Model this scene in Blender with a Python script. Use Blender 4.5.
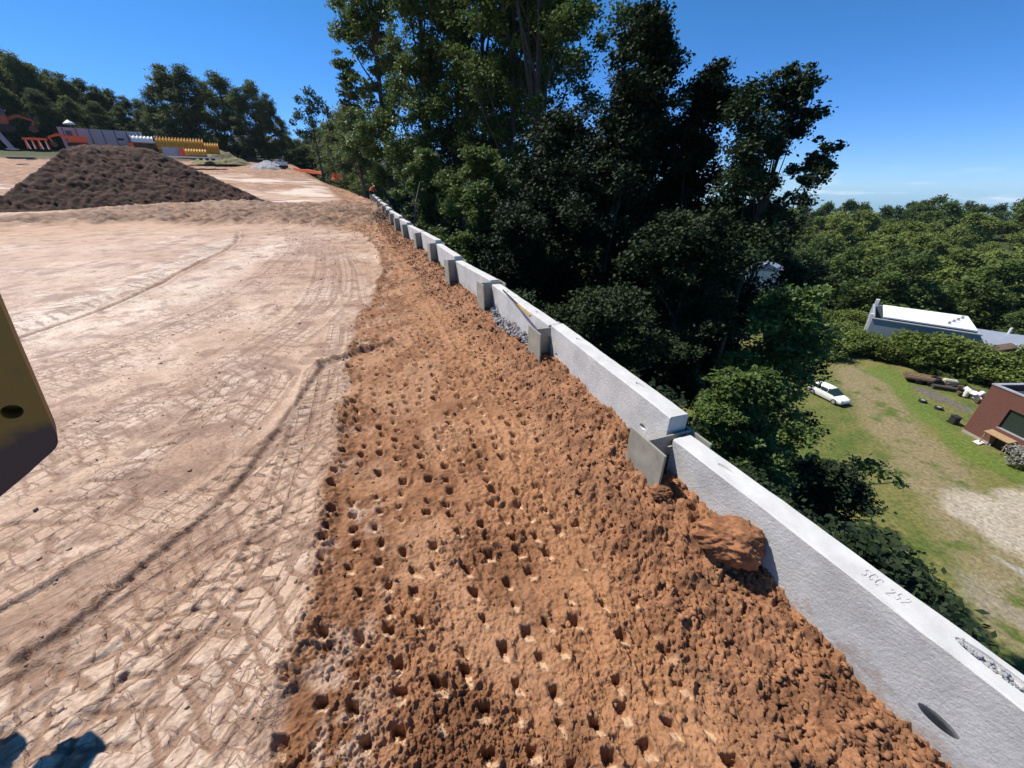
import bpy, bmesh, math, random
import numpy as np
from mathutils import Vector, Matrix
random.seed(7)
C = bpy.context.scene
for o in list(bpy.data.objects): bpy.data.objects.remove(o)
COL = C.collection

# ---------------------------------------------------------------- camera, light
FPX, PITCH, CAMH = 380.0, math.radians(27.5), 3.0
cam = bpy.data.cameras.new("camera"); camo = bpy.data.objects.new("camera", cam); COL.objects.link(camo)
camo.location = (0, 0, CAMH); camo.rotation_euler = (math.pi/2 - PITCH, 0, 0)
cam.sensor_width = 36; cam.lens = 36*FPX/1024; cam.clip_start = .05; cam.clip_end = 9000
C.camera = camo
SUN_AZ = math.radians(60)      # to the left of the view direction (+y)
SUN_EL = math.radians(55)
sv = Vector((-math.sin(SUN_AZ)*math.cos(SUN_EL), math.cos(SUN_AZ)*math.cos(SUN_EL), math.sin(SUN_EL)))
w = bpy.data.worlds.new("World"); C.world = w; w.use_nodes = True
nt = w.node_tree; nt.nodes.clear()
out = nt.nodes.new('ShaderNodeOutputWorld'); bg = nt.nodes.new('ShaderNodeBackground')
sky = nt.nodes.new('ShaderNodeTexSky'); sky.sky_type = 'NISHITA'; sky.sun_disc = False
sky.sun_elevation = SUN_EL; sky.sun_rotation = -SUN_AZ
sky.air_density = 1.0; sky.dust_density = 0.0; sky.ozone_density = 5.0; sky.altitude = 2200
hs = nt.nodes.new('ShaderNodeHueSaturation'); hs.inputs['Saturation'].default_value = 1.28
hs.inputs['Value'].default_value = 1.0
# thin cloud wisps near the horizon on the right
tc = nt.nodes.new('ShaderNodeTexCoord'); mp = nt.nodes.new('ShaderNodeMapping'); mp.inputs['Scale'].default_value = (7, 7, 40)
nz = nt.nodes.new('ShaderNodeTexNoise'); nz.inputs['Scale'].default_value = 1.6; nz.inputs['Detail'].default_value = 6
cr = nt.nodes.new('ShaderNodeValToRGB'); cr.color_ramp.elements[0].position = .56; cr.color_ramp.elements[1].position = .78
sx = nt.nodes.new('ShaderNodeSeparateXYZ')
bandr = nt.nodes.new('ShaderNodeValToRGB')
for e_, p_, v_ in ((0, 0.0, 1), (1, .035, 0)):
    bandr.color_ramp.elements[e_].position = p_; bandr.color_ramp.elements[e_].color = (v_, v_, v_, 1)
mul = nt.nodes.new('ShaderNodeMath'); mul.operation = 'MULTIPLY'
mixc = nt.nodes.new('ShaderNodeMixRGB'); mixc.inputs[2].default_value = (6.5, 7.2, 8.4, 1)
nt.links.new(tc.outputs['Generated'], mp.inputs[0]); nt.links.new(mp.outputs[0], nz.inputs['Vector'])
nt.links.new(nz.outputs['Fac'], cr.inputs[0]); nt.links.new(tc.outputs['Generated'], sx.inputs[0])
nt.links.new(sx.outputs['Z'], bandr.inputs[0]); nt.links.new(cr.outputs[0], mul.inputs[0]); nt.links.new(bandr.outputs[0], mul.inputs[1])
hzr = nt.nodes.new('ShaderNodeValToRGB'); hzr.color_ramp.elements[0].position = 0; hzr.color_ramp.elements[0].color = (.85,)*3+(1,); hzr.color_ramp.elements[1].position = .30; hzr.color_ramp.elements[1].color = (0, 0, 0, 1)
hzm = nt.nodes.new('ShaderNodeMixRGB'); hzm.blend_type = 'MULTIPLY'; hzm.inputs[2].default_value = (.42, .72, 1.25, 1)
nt.links.new(sx.outputs['Z'], hzr.inputs[0]); nt.links.new(hzr.outputs[0], hzm.inputs[0]); nt.links.new(hs.outputs[0], hzm.inputs[1])
nt.links.new(sky.outputs[0], hs.inputs['Color']); nt.links.new(hzm.outputs[0], mixc.inputs[1]); nt.links.new(mul.outputs[0], mixc.inputs[0])
nt.links.new(mixc.outputs[0], bg.inputs[0]); nt.links.new(bg.outputs[0], out.inputs[0]); bg.inputs[1].default_value = .105
sl = bpy.data.lights.new("sun", 'SUN'); sl.energy = 5.0; sl.angle = math.radians(.5); sl.color = (1, .94, .86)
so = bpy.data.objects.new("sun", sl); COL.objects.link(so); so.rotation_euler = (-sv).to_track_quat('-Z', 'Y').to_euler(); so.location = (-30, 20, 60)
C.view_settings.view_transform = 'Standard'; C.view_settings.look = 'None'; C.view_settings.gamma = 1
C.view_settings.exposure = 0.42
C.render.engine = 'CYCLES'
C.cycles.max_bounces = 6; C.cycles.diffuse_bounces = 3; C.cycles.glossy_bounces = 2
C.cycles.transparent_max_bounces = 4; C.cycles.transmission_bounces = 2

# ---------------------------------------------------------------- view helpers
cP, sP = math.cos(PITCH), math.sin(PITCH)
def ray(u, v):
    a = (u-512)/FPX; b = (v-384)/FPX
    return a, cP-b*sP, -sP-b*cP
def at(u, v, t):                       # a point of the place at depth t
    x, y, z = ray(u, v); return Vector((x*t, y*t, CAMH+z*t))
def onz(u, v, z0, sl=0.0):             # where a sight line meets a level
    x, y, z = ray(u, v); t = (CAMH-z0)/(sl*y-z); return Vector((x*t, y*t, CAMH+z*t))
def gp(u, v): p = onz(u, v, 0, .029); return (p.x, p.y)
VZ = -19.7
def vp(u, v, z=VZ): p = onz(u, v, z); return (p.x, p.y)

# ---------------------------------------------------------------- numpy noise
def hsh(ix, iy, seed):
    h = (ix.astype(np.int64)*374761393 + iy.astype(np.int64)*668265263 + seed*1274126177) & 0xffffffff
    h = ((h ^ (h >> 13))*1274126177) & 0xffffffff
    h = ((h ^ (h >> 15))*2246822519) & 0xffffffff
    return ((h ^ (h >> 16)) & 0xffffff).astype(np.float32)/np.float32(0xffffff)
def vnoise(x, y, seed=0):
    ix = np.floor(x); iy = np.floor(y); fx = (x-ix).astype(np.float32); fy = (y-iy).astype(np.float32)
    fx = fx*fx*(3-2*fx); fy = fy*fy*(3-2*fy)
    a = hsh(ix, iy, seed); b = hsh(ix+1, iy, seed); c = hsh(ix, iy+1, seed); d = hsh(ix+1, iy+1, seed)
    return (a+(b-a)*fx)*(1-fy)+(c+(d-c)*fx)*fy
def fbm(x, y, seed=0, octv=4, gain=.5):
    s = 0; amp = 1; tot = 0
    for i in range(octv):
        s = s+amp*vnoise(x*2**i+i*17.3, y*2**i-i*9.1, seed+i); tot += amp; amp *= gain
    return s/tot
def worley(x, y, seed=0):
    ix = np.floor(x); iy = np.floor(y)
    f1 = np.full(x.shape, 9., np.float32); f2 = f1.copy(); cid = f1*0
    for dx in (-1, 0, 1):
        for dy in (-1, 0, 1):
            cx = ix+dx; cy = iy+dy
            px = cx+.1+.8*hsh(cx, cy, seed); py = cy+.1+.8*hsh(cx, cy, seed+77)
            d = np.sqrt((px-x)**2+(py-y)**2).astype(np.float32)
            r = hsh(cx, cy, seed+191)
            nf = d < f1
            f2 = np.where(nf, f1, np.minimum(f2, d)); cid = np.where(nf, r, cid); f1 = np.where(nf, d, f1)
    return f1, f2, cid
def sst(a, b, x):
    t = np.clip((x-a)/(b-a), 0, 1); return t*t*(3-2*t)
def mixv(a, b, m): return a+(b-a)*m

# ---------------------------------------------------------------- terrain
WY = [-40, -5, .95, 2.23, 3.09, 5.97, 8.99, 11.68, 14.47, 17.26, 20.34, 22.88, 52, 75, 110, 160, 400]
WX = [17.5, 4.65, 2.41, 1.92, 1.56, .62, -.49, -1.69, -2.74, -3.88, -5.2, -6.25, -17.3, -29, -50, -80, -200]
def xw(y): return np.interp(y, WY, WX)
def plateau(x, y):
    r = np.hypot(x, y)
    z = .029*y
    z = z+.085*np.maximum(0, r-66)*sst(-2, 6, xw(y)-x)*(1-sst(150, 330, r)*.7)
    z = z-.04*np.maximum(0, -y)
    return z
def valley(x, y):
    r = np.hypot(x, y)
    z = VZ+0*x
    ang = np.arctan2(x, y)
    z = z+5.0*sst(88, 260, r)+1.5*np.sin(ang*9)*sst(120, 240, r)-.05*np.maximum(0, r-300)*sst(.15, .3, ang)
    return z
def terrain(x, y):
    x = np.asarray(x, float); y = np.asarray(y, float)
    d = (x-xw(y))*.94
    e = plateau(np.minimum(x, xw(y)), y)
    low = valley(x, y)
    s = e-1.0-d*.86-.3*np.sin(d*.7+y*.3)
    k = 1.5; m = np.maximum(s, low); df = np.abs(s-low)
    s = np.where(df < k, m+(k-df)**2/(4*k), m)
    return np.where(d > 0, np.minimum(s, e-.9), plateau(x, y))
def tz(x, y): return float(terrain(np.array([x]), np.array([y]))[0])

# ---------------------------------------------------------------- mesh helpers
def setmesh(name, V, F, mat, parent=None, attrs=None, smooth=False, mats=None, midx=None):
    V = np.asarray(V, np.float32).reshape(-1, 3); me = bpy.data.meshes.new(name)
    me.vertices.add(len(V)); me.vertices.foreach_set('co', V.ravel())
    F = np.asarray(F, np.int32); n = F.shape[1]
    me.loops.add(F.size); me.loops.foreach_set('vertex_index', F.ravel())
    me.polygons.add(len(F)); me.polygons.foreach_set('loop_start', np.arange(0, F.size, n, dtype=np.int32))
    try: me.polygons.foreach_set('loop_total', np.full(len(F), n, np.int32))
    except Exception: pass
    if smooth: me.polygons.foreach_set('use_smooth', np.ones(len(F), bool))
    if attrs:
        for k, v in attrs.items():
            a = me.color_attributes.new(k, 'FLOAT_COLOR', 'POINT'); a.data.foreach_set('color', v.astype(np.float32).ravel())
    me.update(calc_edges=True)
    if mat: me.materials.append(mat)
    o = bpy.data.objects.new(name, me); COL.objects.link(o)
    if parent: o.parent = parent
    return o
def tag(o, label=None, cat=None, group=None, kind=None):
    if label: o['label'] = label
    if cat: o['category'] = cat
    if group: o['group'] = group
    if kind: o['kind'] = kind
    return o
def thing(name, label, cat, loc=(0, 0, 0), rz=0, group=None):
    o = bpy.data.objects.new(name, None); COL.objects.link(o); o.location = loc; o.rotation_euler = (0, 0, rz)
    o.empty_display_size = .2
    return tag(o, label, cat, group)
def dup(root, loc, rz=0, sc=1, label=None, group=None):
    r = root.copy(); COL.objects.link(r); r.location = loc; r.rotation_euler = (0, 0, rz)
    r.scale = (sc, sc, sc) if not hasattr(sc, '__len__') else sc
    if label: r['label'] = label
    if group: r['group'] = group
    for ch in list(root.children):
        c = ch.copy(); COL.objects.link(c); c.parent = r
        for g in ch.children:
            d = g.copy(); COL.objects.link(d); d.parent = c
    return r
class MB:
    def __init__(s): s.bm = bmesh.new()
    def box(s, c, size, rot=None, bev=0):
        r = bmesh.ops.create_cube(s.bm, size=1)
        vs = r['verts']; M = Matrix.Translation(c) @ (rot.to_4x4() if rot is not None else Matrix.Identity(4)) @ Matrix.Diagonal((*size, 1))
        bmesh.ops.transform(s.bm, matrix=M, verts=vs)
        if bev: bmesh.ops.bevel(s.bm, geom=list({e for v in vs for e in v.link_edges}), offset=bev, segments=2, affect='EDGES')
        return s
    def tube(s, pts, rads, n=8):
        rings = []
        for i, p in enumerate(pts):
            p = Vector(p); d = Vector(pts[min(i+1, len(pts)-1)])-Vector(pts[max(i-1, 0)]); d.normalize()
            u = d.cross(Vector((0, 0, 1)) if abs(d.z) < .95 else Vector((1, 0, 0))).normalized(); w_ = d.cross(u)
            r = rads[i] if hasattr(rads, '__len__') else rads
            rings.append([s.bm.verts.new(p+u*math.cos(2*math.pi*k/n)*r+w_*math.sin(2*math.pi*k/n)*r) for k in range(n)])
        for a, b in zip(rings, rings[1:]):
            for k in range(n): s.bm.faces.new((a[k], a[(k+1) % n], b[(k+1) % n], b[k]))
        s.bm.faces.new(rings[0][::-1]); s.bm.faces.new(rings[-1])
        return s
    def prism(s, poly, h, M=None):          # polygon in xy extruded along z
        M = M or Matrix.Identity(4)
        a = [s.bm.verts.new(M @ Vector((x, y, 0))) for x, y in poly]; b = [s.bm.verts.new(M @ Vector((x, y, h))) for x, y in poly]
        n = len(poly); s.bm.faces.new(a[::-1]); s.bm.faces.new(b)
        for k in range(n): s.bm.faces.new((a[k], a[(k+1) % n], b[(k+1) % n], b[k]))
        return s
    def ball(s, c, r, sub=2, rng=None, jit=0):
        q = bmesh.ops.create_icosphere(s.bm, subdivisions=sub, radius=1)
        r = r if hasattr(r, '__len__') else (r, r, r)
        for v in q['verts']:
            k = 1+(rng.uniform(-jit, jit) if rng else 0)
            v.co = Vector(c)+Vector((v.co.x*r[0], v.co.y*r[1], v.co.z*r[2]))*k
        return s
    def build(s, name, mat, parent=None, smooth=False):
        bmesh.ops.recalc_face_normals(s.bm, faces=s.bm.faces)
        me = bpy.data.meshes.new(name); s.bm.to_mesh(me); s.bm.free(); me.materials.append(mat)
        if smooth:
            for p in me.polygons: p.use_smooth = True
        o = bpy.data.objects.new(name, me); COL.objects.link(o)
        if parent: o.parent = parent
        return o
RX = lambda a: Matrix.Rotation(a, 3, 'X'); RY = lambda a: Matrix.Rotation(a, 3, 'Y'); RZ = lambda a: Matrix.Rotation(a, 3, 'Z')

# ---------------------------------------------------------------- materials
def newmat(name):
    m = bpy.data.materials.new(name); m.use_nodes = True; n = m.node_tree
    return m, n, n.nodes['Principled BSDF'], n.links
def simple(name, col, rough=.6, metal=0, nscale=8, namt=.25, bump=.15, bscale=None, dist=.01):
    m, n, b, L = newmat(name)
    tcn = n.nodes.new('ShaderNodeTexCoord'); nn = n.nodes.new('ShaderNodeTexNoise'); nn.inputs['Scale'].default_value = nscale; nn.inputs['Detail'].default_value = 6
    mr = n.nodes.new('ShaderNodeMapRange'); mr.inputs['To Min'].default_value = 1-namt; mr.inputs['To Max'].default_value = 1+namt
    mx = n.nodes.new('ShaderNodeMixRGB'); mx.blend_type = 'MULTIPLY'; mx.inputs[0].default_value = 1; mx.inputs[1].default_value = (*col, 1)
    L.new(tcn.outputs['Object'], nn.inputs['Vector']); L.new(nn.outputs['Fac'], mr.inputs['Value']); L.new(mr.outputs[0], mx.inputs[2]); L.new(mx.outputs[0], b.inputs['Base Color'])
    b.inputs['Roughness'].default_value = rough; b.inputs['Metallic'].default_value = metal
    if bump:
        n2 = n.nodes.new('ShaderNodeTexNoise'); n2.inputs['Scale'].default_value = bscale or nscale*4; n2.inputs['Detail'].default_value = 5
        bp = n.nodes.new('ShaderNodeBump'); bp.inputs['Strength'].default_value = bump; bp.inputs['Distance'].default_value = dist
        L.new(tcn.outputs['Object'], n2.inputs['Vector']); L.new(n2.outputs['Fac'], bp.inputs['Height']); L.new(bp.outputs[0], b.inputs['Normal'])
    return m
def leafmat(name, c1, c2, nscale=.6, rough=.65, trans=.25):
    m, n, b, L = newmat(name)
    tcn = n.nodes.new('ShaderNodeTexCoord'); nn = n.nodes.new('ShaderNodeTexNoise'); nn.inputs['Scale'].default_value = nscale; nn.inputs['Detail'].default_value = 3
    n2 = n.nodes.new('ShaderNodeTexNoise'); n2.inputs['Scale'].default_value = nscale*14
    oi = n.nodes.new('ShaderNodeObjectInfo')
    ad = n.nodes.new('ShaderNodeMath'); ad.operation = 'ADD'; ad2 = n.nodes.new('ShaderNodeMath'); ad2.operation = 'MULTIPLY_ADD'; ad2.inputs[1].default_value = .5
    rp = n.nodes.new('ShaderNodeValToRGB'); rp.color_ramp.elements[0].color = (*c1, 1); rp.color_ramp.elements[1].color = (*c2, 1)
    rp.color_ramp.elements[0].position = .95; rp.color_ramp.elements[1].position = 1.7
    mr = n.nodes.new('ShaderNodeMapRange'); mr.inputs['From Max'].default_value = 2.0; rp.color_ramp.elements[0].position = .42; rp.color_ramp.elements[1].position = .85
    L.new(tcn.outputs['Object'], nn.inputs['Vector']); L.new(tcn.outputs['Object'], n2.inputs['Vector'])
    L.new(nn.outputs['Fac'], ad.inputs[0]); L.new(n2.outputs['Fac'], ad.inputs[1])
    L.new(oi.outputs['Random'], ad2.inputs[0]); L.new(ad.outputs[0], ad2.inputs[2]); L.new(ad2.outputs[0], mr.inputs['Value']); L.new(mr.outputs[0], rp.inputs[0])
    L.new(rp.outputs[0], b.inputs['Base Color']); b.inputs['Roughness'].default_value = rough; b.inputs['Specular IOR Level'].default_value = .18
    tr = n.nodes.new('ShaderNodeBsdfTranslucent'); mxs = n.nodes.new('ShaderNodeMixShader'); mxs.inputs[0].default_value = trans
    L.new(rp.outputs[0], tr.inputs[0]); L.new(b.outputs[0], mxs.inputs[1]); L.new(tr.outputs[0], mxs.inputs[2])
    L.new(mxs.outputs[0], n.nodes['Material Output'].inputs[0])
    return m
def soilmat(name, bscale=60, bstr=.5, bdist=.01, rough=.85, attr='col', namt=.22, spec=.3, cracks=False):
    m, n, b, L = newmat(name)
    at_ = n.nodes.new('ShaderNodeAttribute'); at_.attribute_name = attr
    tcn = n.nodes.new('ShaderNodeTexCoord')
    nn = n.nodes.new('ShaderNodeTexNoise'); nn.inputs['Scale'].default_value = bscale*.5; nn.inputs['Detail'].default_value = 8
    mr = n.nodes.new('ShaderNodeMapRange'); mr.inputs['From Min'].default_value = .3; mr.inputs['From Max'].default_value = .7; mr.inputs['To Min'].default_value = 1-namt; mr.inputs['To Max'].default_value = 1+namt
    mx = n.nodes.new('ShaderNodeMixRGB'); mx.blend_type = 'MULTIPLY'; mx.inputs[0].default_value = 1
    L.new(tcn.outputs['Object'], nn.inputs['Vector']); L.new(nn.outputs['Fac'], mr.inputs['Value'])
    L.new(at_.outputs['Color'], mx.inputs[1]); L.new(mr.outputs[0], mx.inputs[2]); L.new(mx.outputs[0], b.inputs['Base Color'])
    n2 = n.nodes.new('ShaderNodeTexNoise'); n2.inputs['Scale'].default_value = bscale; n2.inputs['Detail'].default_value = 8; n2.inputs['Roughness'].default_value = .65
    bp = n.nodes.new('ShaderNodeBump'); bp.inputs['Strength'].default_value = bstr; bp.inputs['Distance'].default_value = bdist
    L.new(tcn.outputs['Object'], n2.inputs['Vector']); L.new(n2.outputs['Fac'], bp.inputs['Height']); L.new(bp.outputs[0], b.inputs['Normal'])
    if cracks:
        wn_ = n.nodes.new('ShaderNodeTexNoise'); wn_.inputs['Scale'].default_value = 3.5; wn_.inputs['Detail'].default_value = 4
        va = n.nodes.new('ShaderNodeVectorMath'); va.operation = 'SCALE'; va.inputs['Scale'].default_value = .22
        vb = n.nodes.new('ShaderNodeVectorMath'); vb.operation = 'ADD'
        L.new(tcn.outputs['Object'], wn_.inputs['Vector']); L.new(wn_.outputs['Color'], va.inputs[0]); L.new(va.outputs[0], vb.inputs[0]); L.new(tcn.outputs['Object'], vb.inputs[1])
        mapn = n.nodes.new('ShaderNodeMapping'); mapn.inputs['Rotation'].default_value = (0, 0, -.62); mapn.inputs['Scale'].default_value = (1, 1.7, .01); L.new(vb.outputs[0], mapn.inputs[0])
        hs_ = []
        for sc_, wd_, sd_ in ((2.6, .014, 1), (6.5, .020, 2)):
            vo = n.nodes.new('ShaderNodeTexVoronoi'); vo.feature = 'DISTANCE_TO_EDGE'; vo.inputs['Scale'].default_value = sc_; L.new(mapn.outputs[0], vo.inputs['Vector'])
            m1 = n.nodes.new('ShaderNodeMapRange'); m1.inputs['From Max'].default_value = wd_; L.new(vo.outputs['Distance'], m1.inputs['Value'])
            pn = n.nodes.new('ShaderNodeTexNoise'); pn.inputs['Scale'].default_value = 1.3*sd_; pn.inputs['Detail'].default_value = 5; L.new(tcn.outputs['Object'], pn.inputs['Vector'])
            m2 = n.nodes.new('ShaderNodeMapRange'); m2.inputs['From Min'].default_value = .48; m2.inputs['From Max'].default_value = .60; m2.inputs['To Min'].default_value = 1; m2.inputs['To Max'].default_value = 0; L.new(pn.outputs['Fac'], m2.inputs['Value'])
            mm = n.nodes.new('ShaderNodeMath'); mm.operation = 'MAXIMUM'; L.new(m1.outputs[0], mm.inputs[0]); L.new(m2.outputs[0], mm.inputs[1]); hs_.append(mm)
        mn = n.nodes.new('ShaderNodeMath'); mn.operation = 'MULTIPLY'; L.new(hs_[0].outputs[0], mn.inputs[0]); L.new(hs_[1].outputs[0], mn.inputs[1])
        def brick(vec, bw, rh, ms, lo_, hi_, pat):
            bt = n.nodes.new('ShaderNodeTexBrick'); bt.inputs['Scale'].default_value = 1; bt.inputs['Brick Width'].default_value = bw; bt.inputs['Row Height'].default_value = rh; bt.inputs['Mortar Size'].default_value = ms; bt.inputs['Mortar Smooth'].default_value = .6
            bt.offset = .37; bt.squash = 1.4; bt.squash_frequency = 3
            L.new(vec, bt.inputs['Vector'])
            pn = n.nodes.new('ShaderNodeTexNoise'); pn.inputs['Scale'].default_value = pat; pn.inputs['Detail'].default_value = 6; pn.inputs['Roughness'].default_value = .6; L.new(tcn.outputs['Object'], pn.inputs['Vector'])
            m2 = n.nodes.new('ShaderNodeMapRange'); m2.inputs['From Min'].default_value = lo_; m2.inputs['From Max'].default_value = hi_; L.new(pn.outputs['Fac'], m2.inputs['Value'])
            mm = n.nodes.new('ShaderNodeMath'); mm.operation = 'MULTIPLY'; L.new(bt.outputs['Fac'], mm.inputs[0]); L.new(m2.outputs[0], mm.inputs[1]); return mm.outputs[0]
        wv = n.nodes.new('ShaderNodeVectorMath'); wv.operation = 'SCALE'; wv.inputs['Scale'].default_value = .11; L.new(wn_.outputs['Color'], wv.inputs[0])
        wn3 = n.nodes.new('ShaderNodeTexNoise'); wn3.inputs['Scale'].default_value = 14; wn3.inputs['Detail'].default_value = 3; L.new(tcn.outputs['Object'], wn3.inputs['Vector'])
        wv3 = n.nodes.new('ShaderNodeVectorMath'); wv3.operation = 'SCALE'; wv3.inputs['Scale'].default_value = .045; L.new(wn3.outputs['Color'], wv3.inputs[0])
        wa_ = n.nodes.new('ShaderNodeVectorMath'); wa_.operation = 'ADD'; L.new(wv.outputs[0], wa_.inputs[0]); L.new(wv3.outputs[0], wa_.inputs[1])
        outs = []
        for rot_, bw, rh, l_, h_, pt_ in ((-.95, .21, .115, .52, .60, .75), (.25, .17, .13, .56, .63, .6)):
            mq = n.nodes.new('ShaderNodeMapping'); mq.inputs['Rotation'].default_value = (0, 0, rot_); mq.inputs['Scale'].default_value = (1, 1, 0)
            ad_ = n.nodes.new('ShaderNodeVectorMath'); ad_.operation = 'ADD'; L.new(tcn.outputs['Object'], mq.inputs[0]); L.new(mq.outputs[0], ad_.inputs[0]); L.new(wa_.outputs[0], ad_.inputs[1])
            outs.append(brick(ad_.outputs[0], bw, rh, .0075, l_, h_, pt_))
        tu = n.nodes.new('ShaderNodeAttribute'); tu.attribute_name = 'tuv'; ts = n.nodes.new('ShaderNodeSeparateColor'); L.new(tu.outputs['Color'], ts.inputs[0]); tcx = n.nodes.new('ShaderNodeCombineXYZ'); L.new(ts.outputs[0], tcx.inputs[0]); L.new(ts.outputs[1], tcx.inputs[1])
        ad_ = n.nodes.new('ShaderNodeVectorMath'); ad_.operation = 'ADD'; L.new(tcx.outputs[0], ad_.inputs[0]); L.new(wv3.outputs[0], ad_.inputs[1])
        o3 = brick(ad_.outputs[0], .20, .16, .012, .36, .46, 1.1); m3 = n.nodes.new('ShaderNodeMath'); m3.operation = 'MULTIPLY'; L.new(o3, m3.inputs[0]); L.new(ts.outputs[2], m3.inputs[1])
        mxa = n.nodes.new('ShaderNodeMath'); mxa.operation = 'MAXIMUM'; L.new(outs[0], mxa.inputs[0]); L.new(outs[1], mxa.inputs[1]); mxb = n.nodes.new('ShaderNodeMath'); mxb.operation = 'MAXIMUM'; L.new(mxa.outputs[0], mxb.inputs[0]); L.new(m3.outputs[0], mxb.inputs[1])
        inv = n.nodes.new('ShaderNodeMath'); inv.operation = 'SUBTRACT'; inv.inputs[0].default_value = 1; L.new(mxb.outputs[0], inv.inputs[1])
        mn2 = n.nodes.new('ShaderNodeMath'); mn2.operation = 'MULTIPLY'; L.new(mn.outputs[0], mn2.inputs[0]); L.new(inv.outputs[0], mn2.inputs[1]); mn = mn2
        msk = n.nodes.new('ShaderNodeAttribute'); msk.attribute_name = 'mask'; sxm = n.nodes.new('ShaderNodeSeparateColor'); L.new(msk.outputs['Color'], sxm.inputs[0])
        lim = n.nodes.new('ShaderNodeMix'); lim.data_type = 'FLOAT'; lim.inputs[2].default_value = 1; L.new(sxm.outputs[0], lim.inputs[0]); L.new(mn.outputs[0], lim.inputs[3])
        dk = n.nodes.new('ShaderNodeMixRGB'); dk.blend_type = 'MIX'; dk.inputs[1].default_value = (.26, .155, .10, 1); L.new(lim.outputs[0], dk.inputs[0]); L.new(mx.outputs[0], dk.inputs[2]); L.new(dk.outputs[0], b.inputs['Base Color'])
        rgh = n.nodes.new('ShaderNodeMapRange'); rgh.inputs['To Min'].default_value = rough; rgh.inputs['To Max'].default_value = .55; L.new(sxm.outputs[0], rgh.inputs['Value']); L.new(rgh.outputs[0], b.inputs['Roughness'])
        b2 = n.nodes.new('ShaderNodeBump'); b2.inputs['Strength'].default_value = .65; b2.inputs['Distance'].default_value = .011; L.new(lim.outputs[0], b2.inputs['Height']); L.new(bp.outputs[0], b2.inputs['Normal']); L.new(b2.outputs[0], b.inputs['Normal'])
    if not cracks: b.inputs['Roughness'].default_value = rough
    b.inputs['Specular IOR Level'].default_value = spec
    return m
def pane_mat(name, col=(.02, .035, .03)):
    m, n, b, L = newmat(name); b.inputs['Base Color'].default_value = (*col, 1); b.inputs['Roughness'].default_value = .12
    return m
def concrete(name, col, rough_tex=True):
    m, n, b, L = newmat(name)
    tcn = n.nodes.new('ShaderNodeTexCoord')
    mp_ = n.nodes.new('ShaderNodeMapping'); mp_.inputs['Scale'].default_value = (1, .9, 1.0)
    big = n.nodes.new('ShaderNodeTexNoise'); big.inputs['Scale'].default_value = 3.2; big.inputs['Detail'].default_value = 7; big.inputs['Roughness'].default_value = .6
    rp = n.nodes.new('ShaderNodeValToRGB'); rp.color_ramp.elements[0].position = .3; rp.color_ramp.elements[1].position = .75
    rp.color_ramp.elements[0].color = tuple(c*.78 for c in col)+(1,); rp.color_ramp.elements[1].color = tuple(min(1, c*1.15) for c in col)+(1,)
    fine = n.nodes.new('ShaderNodeTexNoise'); fine.inputs['Scale'].default_value = 38; fine.inputs['Detail'].default_value = 8; fine.inputs['Roughness'].default_value = .7; fine.inputs['Distortion'].default_value = .2
    sp = n.nodes.new('ShaderNodeTexNoise'); sp.inputs['Scale'].default_value = 170; sp.inputs['Detail'].default_value = 3
    mr = n.nodes.new('ShaderNodeMapRange'); mr.inputs['From Min'].default_value = .35; mr.inputs['From Max'].default_value = .65; mr.inputs['To Min'].default_value = .93; mr.inputs['To Max'].default_value = 1.05
    mx = n.nodes.new('ShaderNodeMixRGB'); mx.blend_type = 'MULTIPLY'; mx.inputs[0].default_value = 1
    geo = n.nodes.new('ShaderNodeNewGeometry'); sz = n.nodes.new('ShaderNodeSeparateXYZ')
    up = n.nodes.new('ShaderNodeMapRange'); up.inputs['From Min'].default_value = .2; up.inputs['From Max'].default_value = .8; up.inputs['To Min'].default_value = 1.0; up.inputs['To Max'].default_value = .25
    bp = n.nodes.new('ShaderNodeBump'); bp.inputs['Distance'].default_value = .009
    L.new(tcn.outputs['Object'], mp_.inputs[0]); L.new(mp_.outputs[0], big.inputs['Vector']); L.new(mp_.outputs[0], fine.inputs['Vector']); L.new(tcn.outputs['Object'], sp.inputs['Vector'])
    L.new(big.outputs['Fac'], rp.inputs[0]); L.new(sp.outputs['Fac'], mr.inputs['Value']); L.new(rp.outputs[0], mx.inputs[1]); L.new(mr.outputs[0], mx.inputs[2]); L.new(mx.outputs[0], b.inputs['Base Color'])
    so_ = n.nodes.new('ShaderNodeSeparateXYZ'); L.new(tcn.outputs['Object'], so_.inputs[0])
    dn = n.nodes.new('ShaderNodeTexNoise'); dn.inputs['Scale'].default_value = 5; dn.inputs['Detail'].default_value = 9; dn.inputs['Roughness'].default_value = .7; L.new(tcn.outputs['Object'], dn.inputs['Vector'])
    zm = n.nodes.new('ShaderNodeMapRange'); zm.inputs['From Min'].default_value = -.28; zm.inputs['From Max'].default_value = -.85; zm.inputs['To Min'].default_value = -.08; zm.inputs['To Max'].default_value = .26; L.new(so_.outputs['Z'], zm.inputs['Value'])
    da = n.nodes.new('ShaderNodeMath'); da.operation = 'ADD'; L.new(dn.outputs['Fac'], da.inputs[0]); L.new(zm.outputs[0], da.inputs[1])
    dr_ = n.nodes.new('ShaderNodeMapRange'); dr_.inputs['From Min'].default_value = .56; dr_.inputs['From Max'].default_value = .74; dr_.inputs['To Max'].default_value = .7; L.new(da.outputs[0], dr_.inputs['Value'])
    dmx = n.nodes.new('ShaderNodeMixRGB'); dmx.inputs[2].default_value = (.36, .22, .13, 1); L.new(dr_.outputs[0], dmx.inputs[0]); L.new(mx.outputs[0], dmx.inputs[1]); L.new(dmx.outputs[0], b.inputs['Base Color'])
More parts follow.
